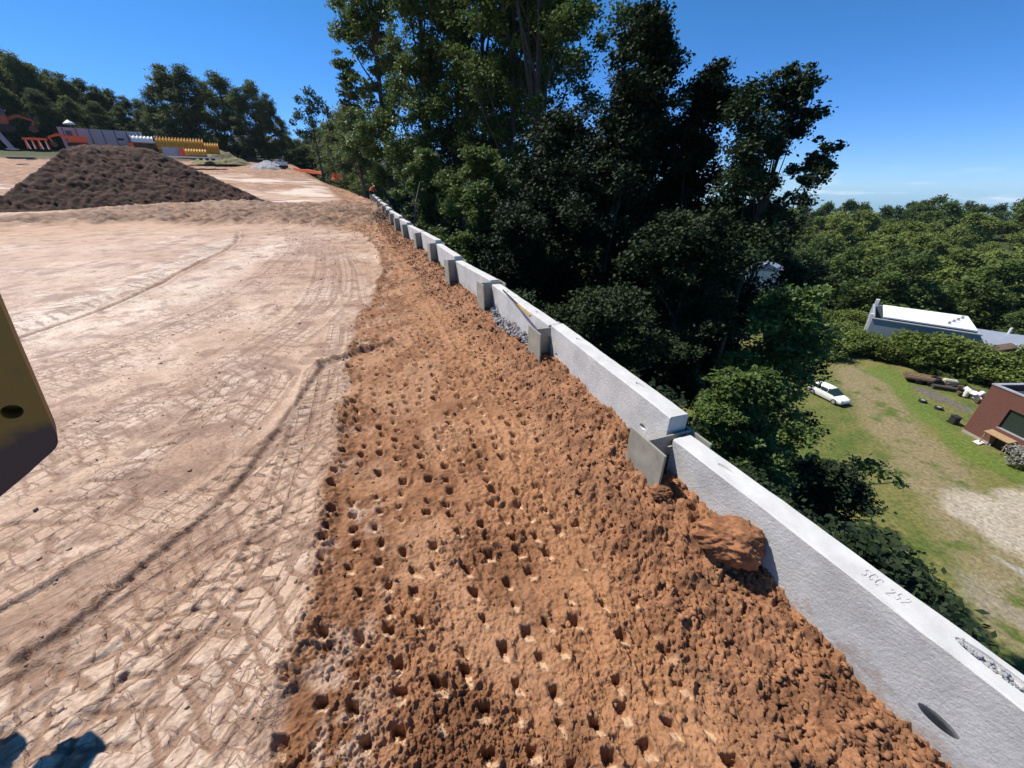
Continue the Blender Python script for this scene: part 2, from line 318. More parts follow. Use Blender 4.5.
    L.new(geo.outputs['Normal'], sz.inputs[0]); L.new(sz.outputs['Z'], up.inputs['Value']); L.new(up.outputs[0], bp.inputs['Strength'])
    L.new(fine.outputs['Fac'], bp.inputs['Height']); L.new(bp.outputs[0], b.inputs['Normal']); b.inputs['Roughness'].default_value = .88
    return m
M_SOIL = soilmat('site_soil', 60, .75, .014, .82, cracks=True)
M_VAL = soilmat('valley_grass', 7, .9, .10, .95, namt=.36)
M_PILE = soilmat('pile_soil', 9, .9, .06, .95)
M_CLOD = soilmat('clod_soil', 40, .8, .012, .9)
M_CONC = concrete('precast_concrete', (.54, .535, .51))
M_GALV = simple('galvanised_steel', (.33, .325, .27), .6, .3, 7, .45, .1, 60)
M_BARK = simple('bark', (.075, .06, .047), .9, 0, 6, .4, .6, 30, .03)
M_BARKP = simple('pale_bark', (.13, .11, .085), .9, 0, 6, .4, .6, 30, .03)
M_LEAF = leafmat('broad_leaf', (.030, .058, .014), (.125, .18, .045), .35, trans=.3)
M_LEAFD = leafmat('shaded_leaf', (.010, .020, .008), (.038, .060, .020), .35, trans=.15)  # leaf green darkened almost to black, backlit shade put into the colour
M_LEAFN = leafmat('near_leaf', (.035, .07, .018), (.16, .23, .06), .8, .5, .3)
M_LEAFF = leafmat('far_leaf', (.075, .115, .026), (.27, .32, .075), .10, .7, .3)
M_LEAFB = leafmat('bush_leaf', (.06, .10, .02), (.22, .27, .06), .4, .6, .3)
M_LEAFL = leafmat('hill_leaf', (.06, .09, .032), (.18, .21, .07), .2, .7, .4)
M_YEL = simple('yellow_paint', (.42, .26, .03), .45, .0, 5, .3, .12, 20)
M_RUST = simple('muddy_steel', (.10, .065, .045), .8, .1, 9, .4, .5, 30)
M_BLACK = simple('black_rubber', (.02, .02, .021), .7)
M_WHITE = simple('white_paint', (.78, .78, .76), .35, 0, 3, .06, 0)
M_GREYP = simple('grey_paint', (.30, .31, .33), .6, 0, 2, .25, .2)
M_ORG = simple('orange_plastic', (.75, .13, .03), .5, 0, 4, .15, 0)
M_PIPE = simple('amber_plastic', (.62, .32, .04), .5, 0, 2, .15, 0)
M_GLASS = pane_mat('dark_glass')
M_RED = simple('red_paint', (.55, .05, .03), .5, 0, 4, .15, 0)
M_WOOD = simple('weathered_wood', (.30, .20, .11), .85, 0, 7, .3, .3)
M_GRAV = simple('grey_stone', (.30, .30, .31), .9, 0, 20, .45, .3)
M_FOUND = simple('foundation_concrete', (.33, .31, .26), .9, 0, 2, .25, .3)

# ---------------------------------------------------------------- ground of the site (fine near the camera)
def poly_sd(X, Y, pts):                 # distance, signed side and length along a polyline
    best = np.full(X.shape, 1e9, np.float32); side = best*0; along = best*0; acc = 0
    for (x0, y0), (x1, y1) in zip(pts, pts[1:]):
        dx, dy = x1-x0, y1-y0; L_ = math.hypot(dx, dy); dx /= L_; dy /= L_
        s = np.clip((X-x0)*dx+(Y-y0)*dy, 0, L_); qx = X-x0-s*dx; qy = Y-y0-s*dy; d = np.hypot(qx, qy)
        m = d < best; best = np.where(m, d, best); side = np.where(m, np.sign(dx*qy-dy*qx), side); along = np.where(m, acc+s, along); acc += L_
    return best, side, along
def smooth_line(px):
    P = [Vector(gp(*p)) for p in px]; outp = []
    for i in range(len(P)-1):
        p0 = P[max(i-1, 0)]; p1 = P[i]; p2 = P[i+1]; p3 = P[min(i+2, len(P)-1)]
        for k in range(6):
            t = k/6; outp.append(tuple(.5*((2*p1)+(-p0+p2)*t+(2*p0-5*p1+4*p2-p3)*t*t+(-p0+3*p1-3*p2+p3)*t**3)))
    outp.append(tuple(P[-1])); return outp
BY = []; BX = []
for u, v in [(250, 790), (262, 740), (285, 660), (303, 600), (318, 530), (330, 470), (340, 410), (348, 360), (356, 325), (374, 290), (380, 268), (376, 250), (366, 238), (350, 229)]:
    x_, y_ = gp(u, v); BX.append(x_); BY.append(y_)
BX = [-1.35]+BX; BY = [-3]+BY
def site_surface(x, y, want_mask=False):
    shp = x.shape; x = x.ravel().astype(np.float64); y = y.ravel().astype(np.float64)
    r = np.hypot(x, y); z = plateau(x, y)
    d = (xw(y)-x)*.94                                # metres in from the wall
    s = y*1.06                                       # along the wall
    wob = (fbm(x*1.1, y*1.1, 5, 4)-.5)*.5
    xb = np.interp(y, BY, BX)+wob*.7
    yend = BY[-1]
    loose = sst(-.05, .12, x-xb)*(1-sst(yend-1, yend+1, y))
    band_lo = yend+1.5+(fbm(x*.25, y*.25, 9, 3)-.5)*5; band_hi = 44+(fbm(x*.2, y*.2, 12, 3)-.5)*8
    far_band = sst(-1, 1, y-band_lo)*(1-sst(-1, 1.5, y-band_hi))*sst(-42, -33, x)
    loose = np.maximum(loose, far_band*.9)
    loose = np.maximum(loose, sst(.50, .60, fbm(x*.07, y*.16, 62, 4))*sst(46, 54, r)*.9)
    loose = np.maximum(loose, (1-sst(3.0, 4.2, d+wob))*sst(yend-2, yend, y))
    loose = np.maximum(loose, sst(96, 104, r+wob*16)*.9)
    pale = 1-loose
    near = 1-sst(16, 30, r)
    # broad undulation
    z = z+(fbm(x*.35, y*.35, 1, 4)-.5)*.14*sst(1.5, 6, r)+(fbm(x*1.6, y*1.6, 2, 5)-.5)*(.03*pale+.10*loose)
    z = z+far_band*.25+far_band*((fbm(x*.9, y*.9, 4, 4)-.5)*.6+(fbm(x*3.2, y*3.2, 14, 4)-.5)*.55)
    # ---- pale compacted clay
    trk = np.zeros_like(z); tua = np.zeros_like(z); tva = np.zeros_like(z); tin = np.zeros_like(z); lugsum = np.zeros_like(z); trackm = np.zeros_like(z)
    paths = [(((-60, 700), (130, 575), (270, 470), (345, 385), (352, 300), (330, 250), (250, 222)), .55),
             (((60, 830), (200, 670), (290, 560), (322, 450), (335, 370)), .5),
             (((-40, 500), (150, 410), (270, 345), (330, 290), (330, 245)), .6),
             (((-40, 400), (130, 345), (240, 296), (285, 262), (300, 235), (280, 218)), .65),
             (((-60, 340), (60, 312), (150, 283), (205, 256), (232, 236)), .45),
             (((-30, 262), (60, 235), (130, 224), (190, 216)), 1.2),
             (((-120, 840), (40, 720), (160, 650), (240, 560)), .5),
             (((-60, 600), (80, 520), (200, 440), (260, 380)), .55)]
    for k, (px, hw) in enumerate(paths):
        D, sd, al = poly_sd(x, y, smooth_line(px)); n_ = D*sd/hw
        al = al+(fbm(x*3, y*3, 70+k, 2)-.5)*.10
        inside = (1-sst(.9, 1.05, np.abs(n_)))*(1-sst(0, .5, loose))*sst(.30, .42, fbm(x*.8, y*.8, 30+k, 3))
        ph = al/(.20+.02*k)+np.abs(n_)*.9+(sd > 0)*.5
        lug = sst(.36, .46, np.abs((ph % 1)-.5))     # grooves between the blocks
        cen = (1-sst(.03, .09, np.abs(np.abs(n_)-.42)))*.8
        g = np.maximum(lug, cen)
        z = z-inside*.014*g*near+inside*(1-g)*.004; grv = inside*g*near; trk = np.maximum(trk, grv); mm_ = inside > .3; tua = np.where(mm_, al+k*3.3, tua); tva = np.where(mm_, n_*hw+np.abs(n_)*.0+8+k, tva); tin = np.maximum(tin, inside)
        lugsum = np.maximum(lugsum, inside*(1-g)); trackm = np.maximum(trackm, inside)
        z = z+.02*(1-sst(.02, .10, np.abs(np.abs(n_)-1.0)))*(1-loose)*sst(.4, .55, vnoise(al*.6, al*0, 50+k))
    rut, rsd, ral = poly_sd(x, y, smooth_line(((-60, 368), (20, 338), (90, 314), (150, 290), (205, 260), (234, 244), (238, 232))))
    z = z-.07*(1-sst(.0, .09, rut))*pale+.035*np.exp(-((rut-.13)/.07)**2)*pale
    rutm = (1-sst(.015, .07, rut))
    clodline, _, cal = poly_sd(x, y, smooth_line(((390, 340), (370, 347), (345, 356), (318, 364))))
    diag, dsd, dal = poly_sd(x, y, smooth_line(((20, 660), (75, 625), (150, 560), (225, 495), (270, 440), (322, 366))))
    z = z-.035*(1-sst(.01, .07, diag))*pale+.03*np.exp(-((diag-.1)/.06)**2)*pale*fbm(x*3, y*3, 44, 3)
    def billow(fr, seed): return 1-np.abs(2*fbm(x*fr, y*fr, seed, 2, .4)-1)*2.2
    # polygonal drying cracks
    wx = x+(fbm(x*2.2, y*2.2, 21, 3)-.5)*.35; wy = y+(fbm(x*2.2, y*2.2, 22, 3)-.5)*.35
    ca, sa = math.cos(.62), math.sin(.62)
    u1 = (wx*ca+wy*sa); v1 = (-wx*sa+wy*ca)
    f1, f2, cid = worley(u1*3.0, v1*5.2, 3); e1 = f2-f1
    f1b, f2b, cidb = worley(u1*7.5, v1*10, 8); e2 = f2b-f1b
    br_e = np.full(x.shape, 9., np.float32)
    for (ang_, rowh, len_, sd_) in ((.55, .105, .19, 501), (-.15, .12, .22, 503)):
        ca2, sa2 = math.cos(ang_), math.sin(ang_); ua = wx*.35*ca2+x*.65*ca2+y*sa2; va = -(x*.7+wx*.3)*sa2+(y*.7+wy*.3)*ca2
        rw = np.floor(va/rowh); uu = ua/len_+hsh(rw, rw*0, sd_)*.9; cu = np.floor(uu); jx = hsh(cu, rw, sd_+1)*.35; fu_ = uu-cu
        ev_ = np.minimum(va/rowh-rw, 1-(va/rowh-rw))*rowh; eu_ = np.abs(fu_-.5+jx*.5)*len_
        sel = sst(.46, .50, fbm(x*.5, y*.5, sd_+5, 3)); sel = sel if sd_ == 501 else 1-sel
        pres = hsh(cu, rw, sd_+9) > .25
        br_e = np.where((sel > .5) & pres, np.minimum(ev_, eu_), br_e)
    bpt = sst(.30, .46, fbm(x*1.0, y*1.0, 511, 4))*sst(.30, .5, fbm(x*4, y*4, 512, 3))
    brk = (1-sst(.003, .013+.002*r, br_e))*bpt*near*pale
    brk = brk*0
    cpatch = sst(.36, .52, fbm(x*.7, y*.7, 33, 3))
    thin = sst(.28, .46, fbm(x*2.6, y*2.6, 133, 3))
    crk = (1-sst(.010, .065, e1))*np.maximum(cpatch, .35)*thin; crk2 = (1-sst(.015, .11, e2))*sst(.40, .55, fbm(x*1.1, y*1.1, 35, 3))*.7
    z = z-pale*near*(crk*.009+crk2*.005)+pale*near*(cid-.5)*.007*cpatch+pale*near*(cidb-.5)*.003+pale*near*((billow(26, 152)-.5)*.004+(fbm(x*34, y*34, 153, 3)-.5)*.006)
    crusts = sst(.60, .72, fbm(x*2.4, y*2.4, 91, 4))*pale
    gl = fbm(x*14, y*14, 92, 3)
    z = z+crusts*near*(gl-.35)*.015
    z = z+pale*near*(fbm(x*9, y*9, 93, 4)-.5)*.006
    # ---- loose orange soil: pad-foot holes
    jn = (fbm(x*.8, y*.8, 41, 2)-.5)*.22
    step_s, step_d = .205, .235
    dd = d+jn+.12*np.sin(s*.35); ss = s+jn*.6
    row = np.floor(dd/step_d); so_ = ss/step_s+hsh(row, row*0, 17)*1.0+((row % 2)*.5)
    cell = np.floor(so_); j1 = hsh(cell, row, 18)-.5; j2 = hsh(cell, row, 19)-.5; keep = hsh(cell, row, 20)
    ds = (so_-cell-.5-j1*.3)*step_s; dl = (dd/step_d-row-.5-j2*.35)*step_d
    edge_n = (fbm(x*14, y*14, 46, 3)-.5)*.055+(hsh(cell, row, 27)-.5)*.022
    hole = sst(-.085, -.07, ds+edge_n)*(1-sst(.028, .042, ds+edge_n))*(1-sst(.022, .040, np.abs(dl)+edge_n))
    ramp = np.clip((ds+.085)/.105, .08, 1)**1.3                  # deeper at the far end, sloping out towards the near end
    hz = hole*(keep > .15)*(.55+.6*hsh(cell, row, 23))
    bermw = .85+(fbm(s*.5, s*0, 55, 2)-.5)*.5
    berm = (1-sst(bermw-.30, bermw+.25, d))*(1-sst(34, 46, y))
    body = loose*(1-berm)*(1-far_band)
    nh = 1-sst(18, 36, r)
    z = z-hz*ramp*.10*body*nh
    lip = np.exp(-((np.hypot(ds*.75, dl)-.062)/.02)**2)*(keep > .15)
    z = z+lip*.016*body*fbm(x*12, y*12, 47, 2)*2*nh
    pg = fbm(x*1.5, y*1.5, 56, 3)
    qx = x+(fbm(x*22, y*22, 161, 3)-.5)*.07; qy = y+(fbm(x*22, y*22, 162, 3)-.5)*.07
    a1, a2, ac = worley(qx*9, qy*11, 60); b1, b2, bc = worley(qx*20, qy*24, 63); g1, g2, gc = worley(qx*44, qy*44, 65)
    rough = sst(.40, .60, fbm(x*1.3, y*1.3, 58, 3))
    dome = lambda f: np.clip(1-(f/.62)**2, 0, 1)**.7
    def clod(fr, seed): return np.abs(2*fbm(qx*fr, qy*fr, seed, 2, .45)-1)*2-.5
    crumb = clod(5, 141)*.022+clod(14, 142)*.026+clod(30, 143)*.022+clod(60, 144)*.014+(fbm(x*38, y*38, 145, 3)-.5)*.035
    z = z+body*nh*(rough*.5+.10)*(dome(b1)*np.maximum(0, bc-.5)*.03)
    # long slabs and tears in the trodden soil
    tear = (1-sst(.015, .07, np.abs((fbm(x*2.3, y*1.6, 81, 4)-.5))))*sst(.45, .6, fbm(x*.9, y*.9, 82, 2))
    z = z-tear*body*nh*.022
    rowe = np.exp(-((d-1.35-jn*.6)/.05)**2); z = z+body*nh*rowe*.03
    # ---- berm against the wall
    bh = np.interp(y, [-5, .6, 1.5, 2.3, 3.2, 5.5, 8, 12, 46], [.06, .08, .16, .30, .40, .34, .12, .12, .15])
    prof = sst(0, 1, np.clip(1-(d-.15)/bermw, 0, 1))
    z = z+bh*prof*(1-sst(34, 46, y))
    z = z+berm*nh*(dome(b1)*np.maximum(0, bc-.7)*.02+(fbm(x*4, y*4, 66, 4)-.5)*.14+crumb*1.25)
    z = z+body*nh*crumb*(.42+.50*rough)
    z = z+berm*(1-nh)*(fbm(x*3, y*3, 67, 3)-.5)*.15
    cl = 1-sst(.02, .12, clodline); z = z+cl*(dome(b1)*.05+dome(a1)*.04+.01)
    # edge where loose soil spills over the pale clay
    eb = np.exp(-((x-xb-.06)/.13)**2)*(y < yend); z = z+eb*(dome(b1)*.035+dome(a1)*.045+.02)*sst(.35, .55, fbm(x*1.7, y*1.7, 68, 2))
    z = z+loose*sst(9, 16, r)*(1-far_band)*((fbm(x*3.5, y*3.5, 171, 4)-.5)*.16)
    # ---- soil colours, darker in cracks, grooves and ruts, lighter at near ends of holes
    def c3(r_, g_, b_): return np.array([r_, g_, b_], np.float32)
    big = fbm(x*.55, y*.55, 101, 4)[:, None]; med = fbm(x*2.5, y*2.5, 102, 5)[:, None]; fin = fbm(x*11, y*11, 103, 4)[:, None]
    pl = mixv(c3(.335, .203, .125), c3(.485, .335, .228), sst(.30, .62, big*.55+med*.45))
    dryw = sst(.50, .66, fbm(x*.4+3, y*.9, 104, 4))[:, None]
    pl = mixv(pl, c3(.60, .455, .345), dryw*.7*sst(.35, .6, fin))
    pl = mixv(pl, c3(.58, .45, .35), (lugsum*sst(.42, .6, fbm(x*.9, y*.9, 105, 3)))[:, None]*.4)
    pl = mixv(pl, c3(.22, .125, .075), sst(.58, .74, fbm(x*1.9, y*1.9, 106, 5))[:, None]*.65)
    arc, asd, aal = poly_sd(x, y, smooth_line(((-60, 352), (20, 325), (90, 300), (150, 278), (200, 254), (228, 240))))
    arc2, _, _ = poly_sd(x, y, smooth_line(((60, 332), (160, 300), (225, 270), (262, 250), (268, 238))))
    wa = np.maximum((1-sst(.45, .75, arc)), (1-sst(.3, 1.6, arc2))*.8)*sst(.22, .5, fbm(x*1.6, y*1.6, 121, 4))
    pl = mixv(pl, c3(.66, .53, .42), wa[:, None]*.9)
    chv = (1-sst(.10, .2, np.abs(((aal/.34+np.abs(arc*asd-.1)*2.2) % 1)-.5)))*(1-sst(.5, .6, arc))*sst(.35, .5, fbm(x*2, y*2, 122, 3))
    pl = mixv(pl, c3(.17, .10, .065), chv[:, None]*.85)
    upz = (sst(10, 14, y)*(1-sst(24, 34, y))*sst(.30, .50, fbm(x*.3, y*.5, 107, 3))*(1-wa*.8))[:, None]
    pl = mixv(pl, mixv(c3(.36, .215, .13), c3(.47, .30, .19), med), upz*.85)
    pl = mixv(pl, c3(.20, .11, .065), (np.maximum(np.maximum(crk*.7, crk2*.45), np.maximum(trk*.75, brk*.8))*near)[:, None])
    pl = mixv(pl, c3(.13, .075, .05), np.minimum(1, rutm*.9+(1-sst(.02, .1, diag))*.6)[:, None])
    pl = mixv(pl, c3(.20, .11, .065), crusts[:, None]*.7)
    lo = mixv(c3(.172, .074, .031), c3(.300, .145, .069), sst(.3, .68, med*.6+fin*.4))
    lo = mixv(lo, c3(.40, .225, .125), sst(.5, .7, fbm(x*1.2, y*1.2, 109, 4))[:, None]*.55)
    smoothb = (body*np.exp(-((d-1.2)/.45)**2))[:, None]; lo = mixv(lo, c3(.36, .18, .085), smoothb*.6)
    lo = mixv(lo, c3(.10, .045, .022), (sst(.52, .66, fbm(x*3.2, y*3.2, 172, 5))*sst(7, 14, r))[:, None]*.6)
    lo = mixv(lo, c3(.155, .068, .030), (body*rough*dome(b1)*(bc > .55))[:, None]*.5)
    hb = (hole*(keep > .15)*(ds < -.01)*body)[:, None]; lo = mixv(lo, c3(.52, .35, .22), hb*.85)
    lw = (np.exp(-((x-xb-.35)/.25)**2)*sst(.54, .68, fbm(x*2.1, y*2.1, 110, 4)))[:, None]; lo = mixv(lo, c3(.50, .38, .29), lw*.6*sst(.35, .6, fin))
    lo = mixv(lo, mixv(c3(.16, .072, .034), c3(.29, .138, .066), sst(.25, .7, fin)), berm[:, None]*.85)
    lo = mixv(lo, mixv(c3(.11, .06, .037), c3(.24, .14, .085), sst(.4, .62, fbm(x*.7, y*1.4, 15, 5))[:, None]), far_band[:, None]*.9)
    col = mixv(pl, lo, loose[:, None])
    col = mixv(col, c3(.17, .085, .045), np.maximum(cl, 0)[:, None]*.8)
    farp = sst(38, 46, r)[:, None]*pale[:, None]
    col = mixv(col, mixv(mixv(c3(.20, .115, .075), c3(.42, .28, .19), sst(.38, .60, fbm(x*.35, y*.7, 112, 5))[:, None]), c3(.62, .51, .42), sst(.50, .66, fbm(x*.16, y*.55, 111, 5))[:, None]), farp*.8)
    col = col*(.93+.16*fin)
    col = np.concatenate([col, np.ones((len(col), 1), np.float32)], 1)
    if want_mask: return z.reshape(shp), col, np.repeat((pale*(1-sst(24, 40, r))*(1-sst(.5, 1, cl)))[:, None], 4, 1), np.stack([tua, tva, tin, tin*0+1], -1)
    return z.reshape(shp), col
RATIO = .0036
R = .55*np.exp(np.arange(0, int(math.log(130/.55)/RATIO))*RATIO)
A = np.radians(np.arange(-84, 78, .215))
rr, aa = np.meshgrid(R, A, indexing='ij'); gx = rr*np.sin(aa); gy = rr*np.cos(aa)
gz, gcol, gmask, gtuv = site_surface(gx, gy, True)
nr, na = gx.shape; idx = np.arange(nr*na).reshape(nr, na)
q = np.stack([idx[:-1, :-1], idx[:-1, 1:], idx[1:, 1:], idx[1:, :-1]], -1).reshape(-1, 4)
keepf = ((gx-xw(gy)).ravel() < .10)[q].all(1)
q = q[keepf][:, ::-1]
used = np.zeros(nr*na, bool); used[q.ravel()] = True; remap = np.cumsum(used)-1
V = np.stack([gx.ravel(), gy.ravel(), gz.ravel()], -1)[used]
g = setmesh('ground', V, remap[q], M_SOIL, attrs={'col': gcol[used], 'mask': gmask[used], 'tuv': gtuv[used]}, smooth=True); tag(g, kind='structure')
def gsurf(x, y): return float(site_surface(np.array([x]), np.array([y]))[0][0])

# ---------------------------------------------------------------- terrain all round (coarse) and the valley floor (finer)
def valley_color(x, y):
    n1 = fbm(x*.12, y*.12, 201, 4)[:, None]; n2 = fbm(x*.8, y*.8, 202, 4)[:, None]; n3 = fbm(x*.3, y*.3, 203, 3)[:, None]
    c3 = lambda *a: np.array(a, np.float32)
    col = mixv(c3(.085, .115, .022), c3(.16, .15, .045), sst(.35, .65, n1*.5+n2*.5))
    def m(px, w0, w1):
        D, _, _ = poly_sd(x, y, [vp(*p) for p in px]); D = D+(n3[:, 0]-.5)*3.0+(n2[:, 0]-.5)*1.2
        return (1-sst(w0, w1, D))[:, None]
    col = mixv(col, c3(.23, .185, .10), m(((862, 375), (885, 415), (915, 450), (945, 490), (985, 540), (1050, 640)), 2.0, 4.2)*sst(.3, .55, n2+.1)*.85)
    col = mixv(col, c3(.10, .15, .022), m(((885, 372), (925, 415), (975, 455), (1040, 480)), .9, 2.2)*.8)
    inside = m(((1002, 522), (1060, 545)), 3.0, 4.2); col = mixv(col, mixv(c3(.34, .29, .21), c3(.42, .37, .29), n2), inside)
    inside = m(((1065, 520), (1100, 570)), 3.4, 4.4); col = mixv(col, mixv(c3(.34, .29, .21), c3(.42, .37, .29), n2), inside)
    inside = m(((950, 528), (985, 552), (1030, 578)), .3, .6); col = mixv(col, c3(.34, .32, .27), inside*.8)
    inside = m(((985, 590), (1030, 610)), 1.3, 2.8); col = mixv(col, c3(.26, .23, .17), inside*.7*sst(.3, .6, n2))
    inside = m(((925, 392), (962, 408)), .9, 1.5); col = mixv(col, c3(.13, .115, .095), inside*.9)
    r = np.hypot(x, y); hill = sst(80, 95, r)[:, None]; col = mixv(col, c3(.035, .05, .015), hill)
    d = ((x-xw(y))*.94)[:, None]; slope = 1-sst(19, 23, d)
    col = mixv(col, mixv(c3(.035, .035, .014), c3(.05, .06, .018), n2), slope)
    pl = 1-sst(-.3, 0, d); gr = mixv(c3(.16, .10, .06), c3(.12, .09, .05), sst(.4, .6, n1))
    col = mixv(col, gr, pl)
    wood = pl*sst(125, 140, r)[:, None]; col = mixv(col, c3(.05, .06, .02), wood)
    return np.concatenate([col, np.ones((len(col), 1), np.float32)], 1)
R2 = np.concatenate([[.3], np.exp(np.linspace(math.log(.8), math.log(2600), 280))]); A2 = np.radians(np.arange(0, 360.1, 1.2))
rr, aa = np.meshgrid(R2, A2, indexing='ij'); x2 = (rr*np.sin(aa)); y2 = (rr*np.cos(aa)); z2 = terrain(x2, y2)
dl = (x2-xw(y2))*.94; ang = np.degrees(np.arctan2(x2, y2))
infine = (1-sst(112, 128, rr))*((ang > -82) & (ang < 88))*(dl < .2)*(rr > .7)
z2 = z2-infine*.45-((dl < 0) & (dl > -.35) & (rr < 128))*1.0
inval = (x2 > 10) & (x2 < 104) & (y2 > -14) & (y2 < 98); z2 = z2-inval*.35
z2 = np.where(rr > 700, z2-(rr-700)*.01, z2)
nr, na = x2.shape; idx = np.arange(nr*na).reshape(nr, na)
q = np.stack([idx[:-1, :-1], idx[:-1, 1:], idx[1:, 1:], idx[1:, :-1]], -1).reshape(-1, 4)[:, ::-1]
c2 = valley_color(x2.ravel(), y2.ravel())
tg = setmesh('terrain', np.stack([x2.ravel(), y2.ravel(), z2.ravel()], -1), q, M_VAL, attrs={'col': c2}, smooth=True); tag(tg, kind='structure')
xs = np.arange(9, 105, .3); ys = np.arange(-15, 99, .3); x3, y3 = np.meshgrid(xs, ys, indexing='ij')
z3 = terrain(x3, y3)+(fbm(x3*.9, y3*.9, 211, 4)-.5)*.18; edge = np.minimum.reduce([x3-9, 104.7-x3, y3+15, 98.7-y3]); z3 = z3-(1-sst(0, 1.2, edge))*.5
z3 = np.where((x3-xw(y3)) < 1.5, z3-1.5, z3)
nr, na = x3.shape; idx = np.arange(nr*na).reshape(nr, na)
q = np.stack([idx[:-1, :-1], idx[:-1, 1:], idx[1:, 1:], idx[1:, :-1]], -1).reshape(-1, 4)[:, ::-1]
lw = setmesh('lawn', np.stack([x3.ravel(), y3.ravel(), z3.ravel()], -1), q, M_VAL, attrs={'col': valley_color(x3.ravel(), y3.ravel())}, smooth=True); tag(lw, kind='structure')
# far mountain
def ridge(name, R0, segs, zf, mat, depth):
    Vv = []; Ff = []
    a = np.radians(np.linspace(segs[0], segs[1], 160))
    rows = [(R0, 0), (R0+depth*.35, .6), (R0+depth*.6, .88), (R0+depth, 1), (R0+depth*1.6, .4)]
    for rd, k in rows:
        for t in a:
            h = zf(math.degrees(t)); n_ = float(fbm(np.array([math.degrees(t)*1.5+rd*.01]), np.array([rd*.01]), 300, 4)[0])-.5
            Vv.append((rd*math.sin(t), rd*math.cos(t), -40+(h+40)*k+n_*h*.16))
    n = len(a)
    for i in range(len(rows)-1):
        for j in range(n-1): Ff.append((i*n+j, i*n+j+1, (i+1)*n+j+1, (i+1)*n+j))
    o = setmesh(name, Vv, Ff, mat, smooth=True); return tag(o, kind='structure')
M_MT = simple('wooded_mountain', (.035, .05, .02), .95, 0, .01, .4, .8, .05, 20)
ridge('mountain', 1500, (-62, 10), lambda a: 95+70*math.exp(-((a+29)/7)**2)+25*math.sin(a*.35), M_MT, 500)

# ---------------------------------------------------------------- precast wall
ZTOP = lambda y: .75+.029*y
posts = [(1.56, 3.09), (.62, 5.97), (-.49, 8.99), (-1.69, 11.68), (-2.74, 14.47), (-3.88, 17.26), (-5.2, 20.34), (-6.25, 22.88)]
y_ = 22.88
while True:
    s_ = math.hypot(1, (xw(y_+.5)-xw(y_-.5))); y_ += 3.05/s_
    if y_ > 51: break
    posts.append((float(xw(y_)), y_))
near_end = (2.86, -.25)
ORD = ['nearest', 'second', 'third', 'fourth', 'fifth', 'sixth', 'seventh', 'eighth', 'ninth', 'tenth', 'eleventh', 'twelfth', 'thirteenth', 'fourteenth', 'fifteenth', 'sixteenth', 'seventeenth', 'eighteenth', 'nineteenth', 'twentieth']
pts = [near_end]+posts
def frame_of(a, b):
    d = Vector((b[0]-a[0], b[1]-a[1], 0)); L_ = d.length; ang = math.atan2(-d.x, d.y); return L_, ang
def panel_mesh(L_, H_, hx0, hx1):      # long box along y with slight unevenness
    bm = bmesh.new(); ny = max(4, int(L_/.12)); nz_ = 10
    r = bmesh.ops.create_grid(bm, x_segments=1, y_segments=1, size=.5); bmesh.ops.delete(bm, geom=bm.verts[:], context='VERTS')
    prof = []
    ch = .012
    loop = [(hx0, -H_), (hx0, -H_*.3), (hx0, -.5), (hx0, -.25), (hx0, -.1), (hx0, -ch), (hx0+ch, 0), ((hx0+hx1)/2, 0), (hx1-ch, 0), (hx1, -ch), (hx1, -.3), (hx1, -H_)]
    rings = []
    for j in range(ny+1):
        yy = L_*j/ny; ring = []
        for (px, pz) in loop:
            w1 = (random.random()-.5)*.006; w2 = (random.random()-.5)*.004
            ring.append(bm.verts.new((px+w1+.004*math.sin(yy*3.1+pz*4), yy, pz+w2)))
        rings.append(ring)
    for a, b in zip(rings, rings[1:]):
        for k in range(len(loop)): bm.faces.new((a[k], a[(k+1) % len(loop)], b[(k+1) % len(loop)], b[k]))
    bm.faces.new(rings[0]); bm.faces.new(rings[-1][::-1])
    bmesh.ops.recalc_face_normals(bm, faces=bm.faces)
    return bm
def cut(ob, boxes):
    for (c_, sz_, rt) in boxes:
        mb = MB(); q_ = bmesh.ops.create_icosphere(mb.bm, subdivisions=3, radius=.5)
        M_ = Matrix.Translation(c_) @ rt.to_4x4() @ Matrix.Diagonal((*sz_, 1)); bmesh.ops.transform(mb.bm, matrix=M_, verts=mb.bm.verts)
        k = mb.build('cutter', M_CONC); k.parent = ob
        md = ob.modifiers.new('b', 'BOOLEAN'); md.operation = 'DIFFERENCE'; md.object = k; md.solver = 'EXACT'
        dg = bpy.context.evaluated_depsgraph_get(); me = bpy.data.meshes.new_from_object(ob.evaluated_get(dg))
        ob.modifiers.clear(); ob.data = me; bpy.data.objects.remove(k)
wall_lab = ['long near concrete panel with pencil writing and a gravel filled pocket', 'concrete panel standing above the nearest steel post']
PX0, PX1 = .0, .22
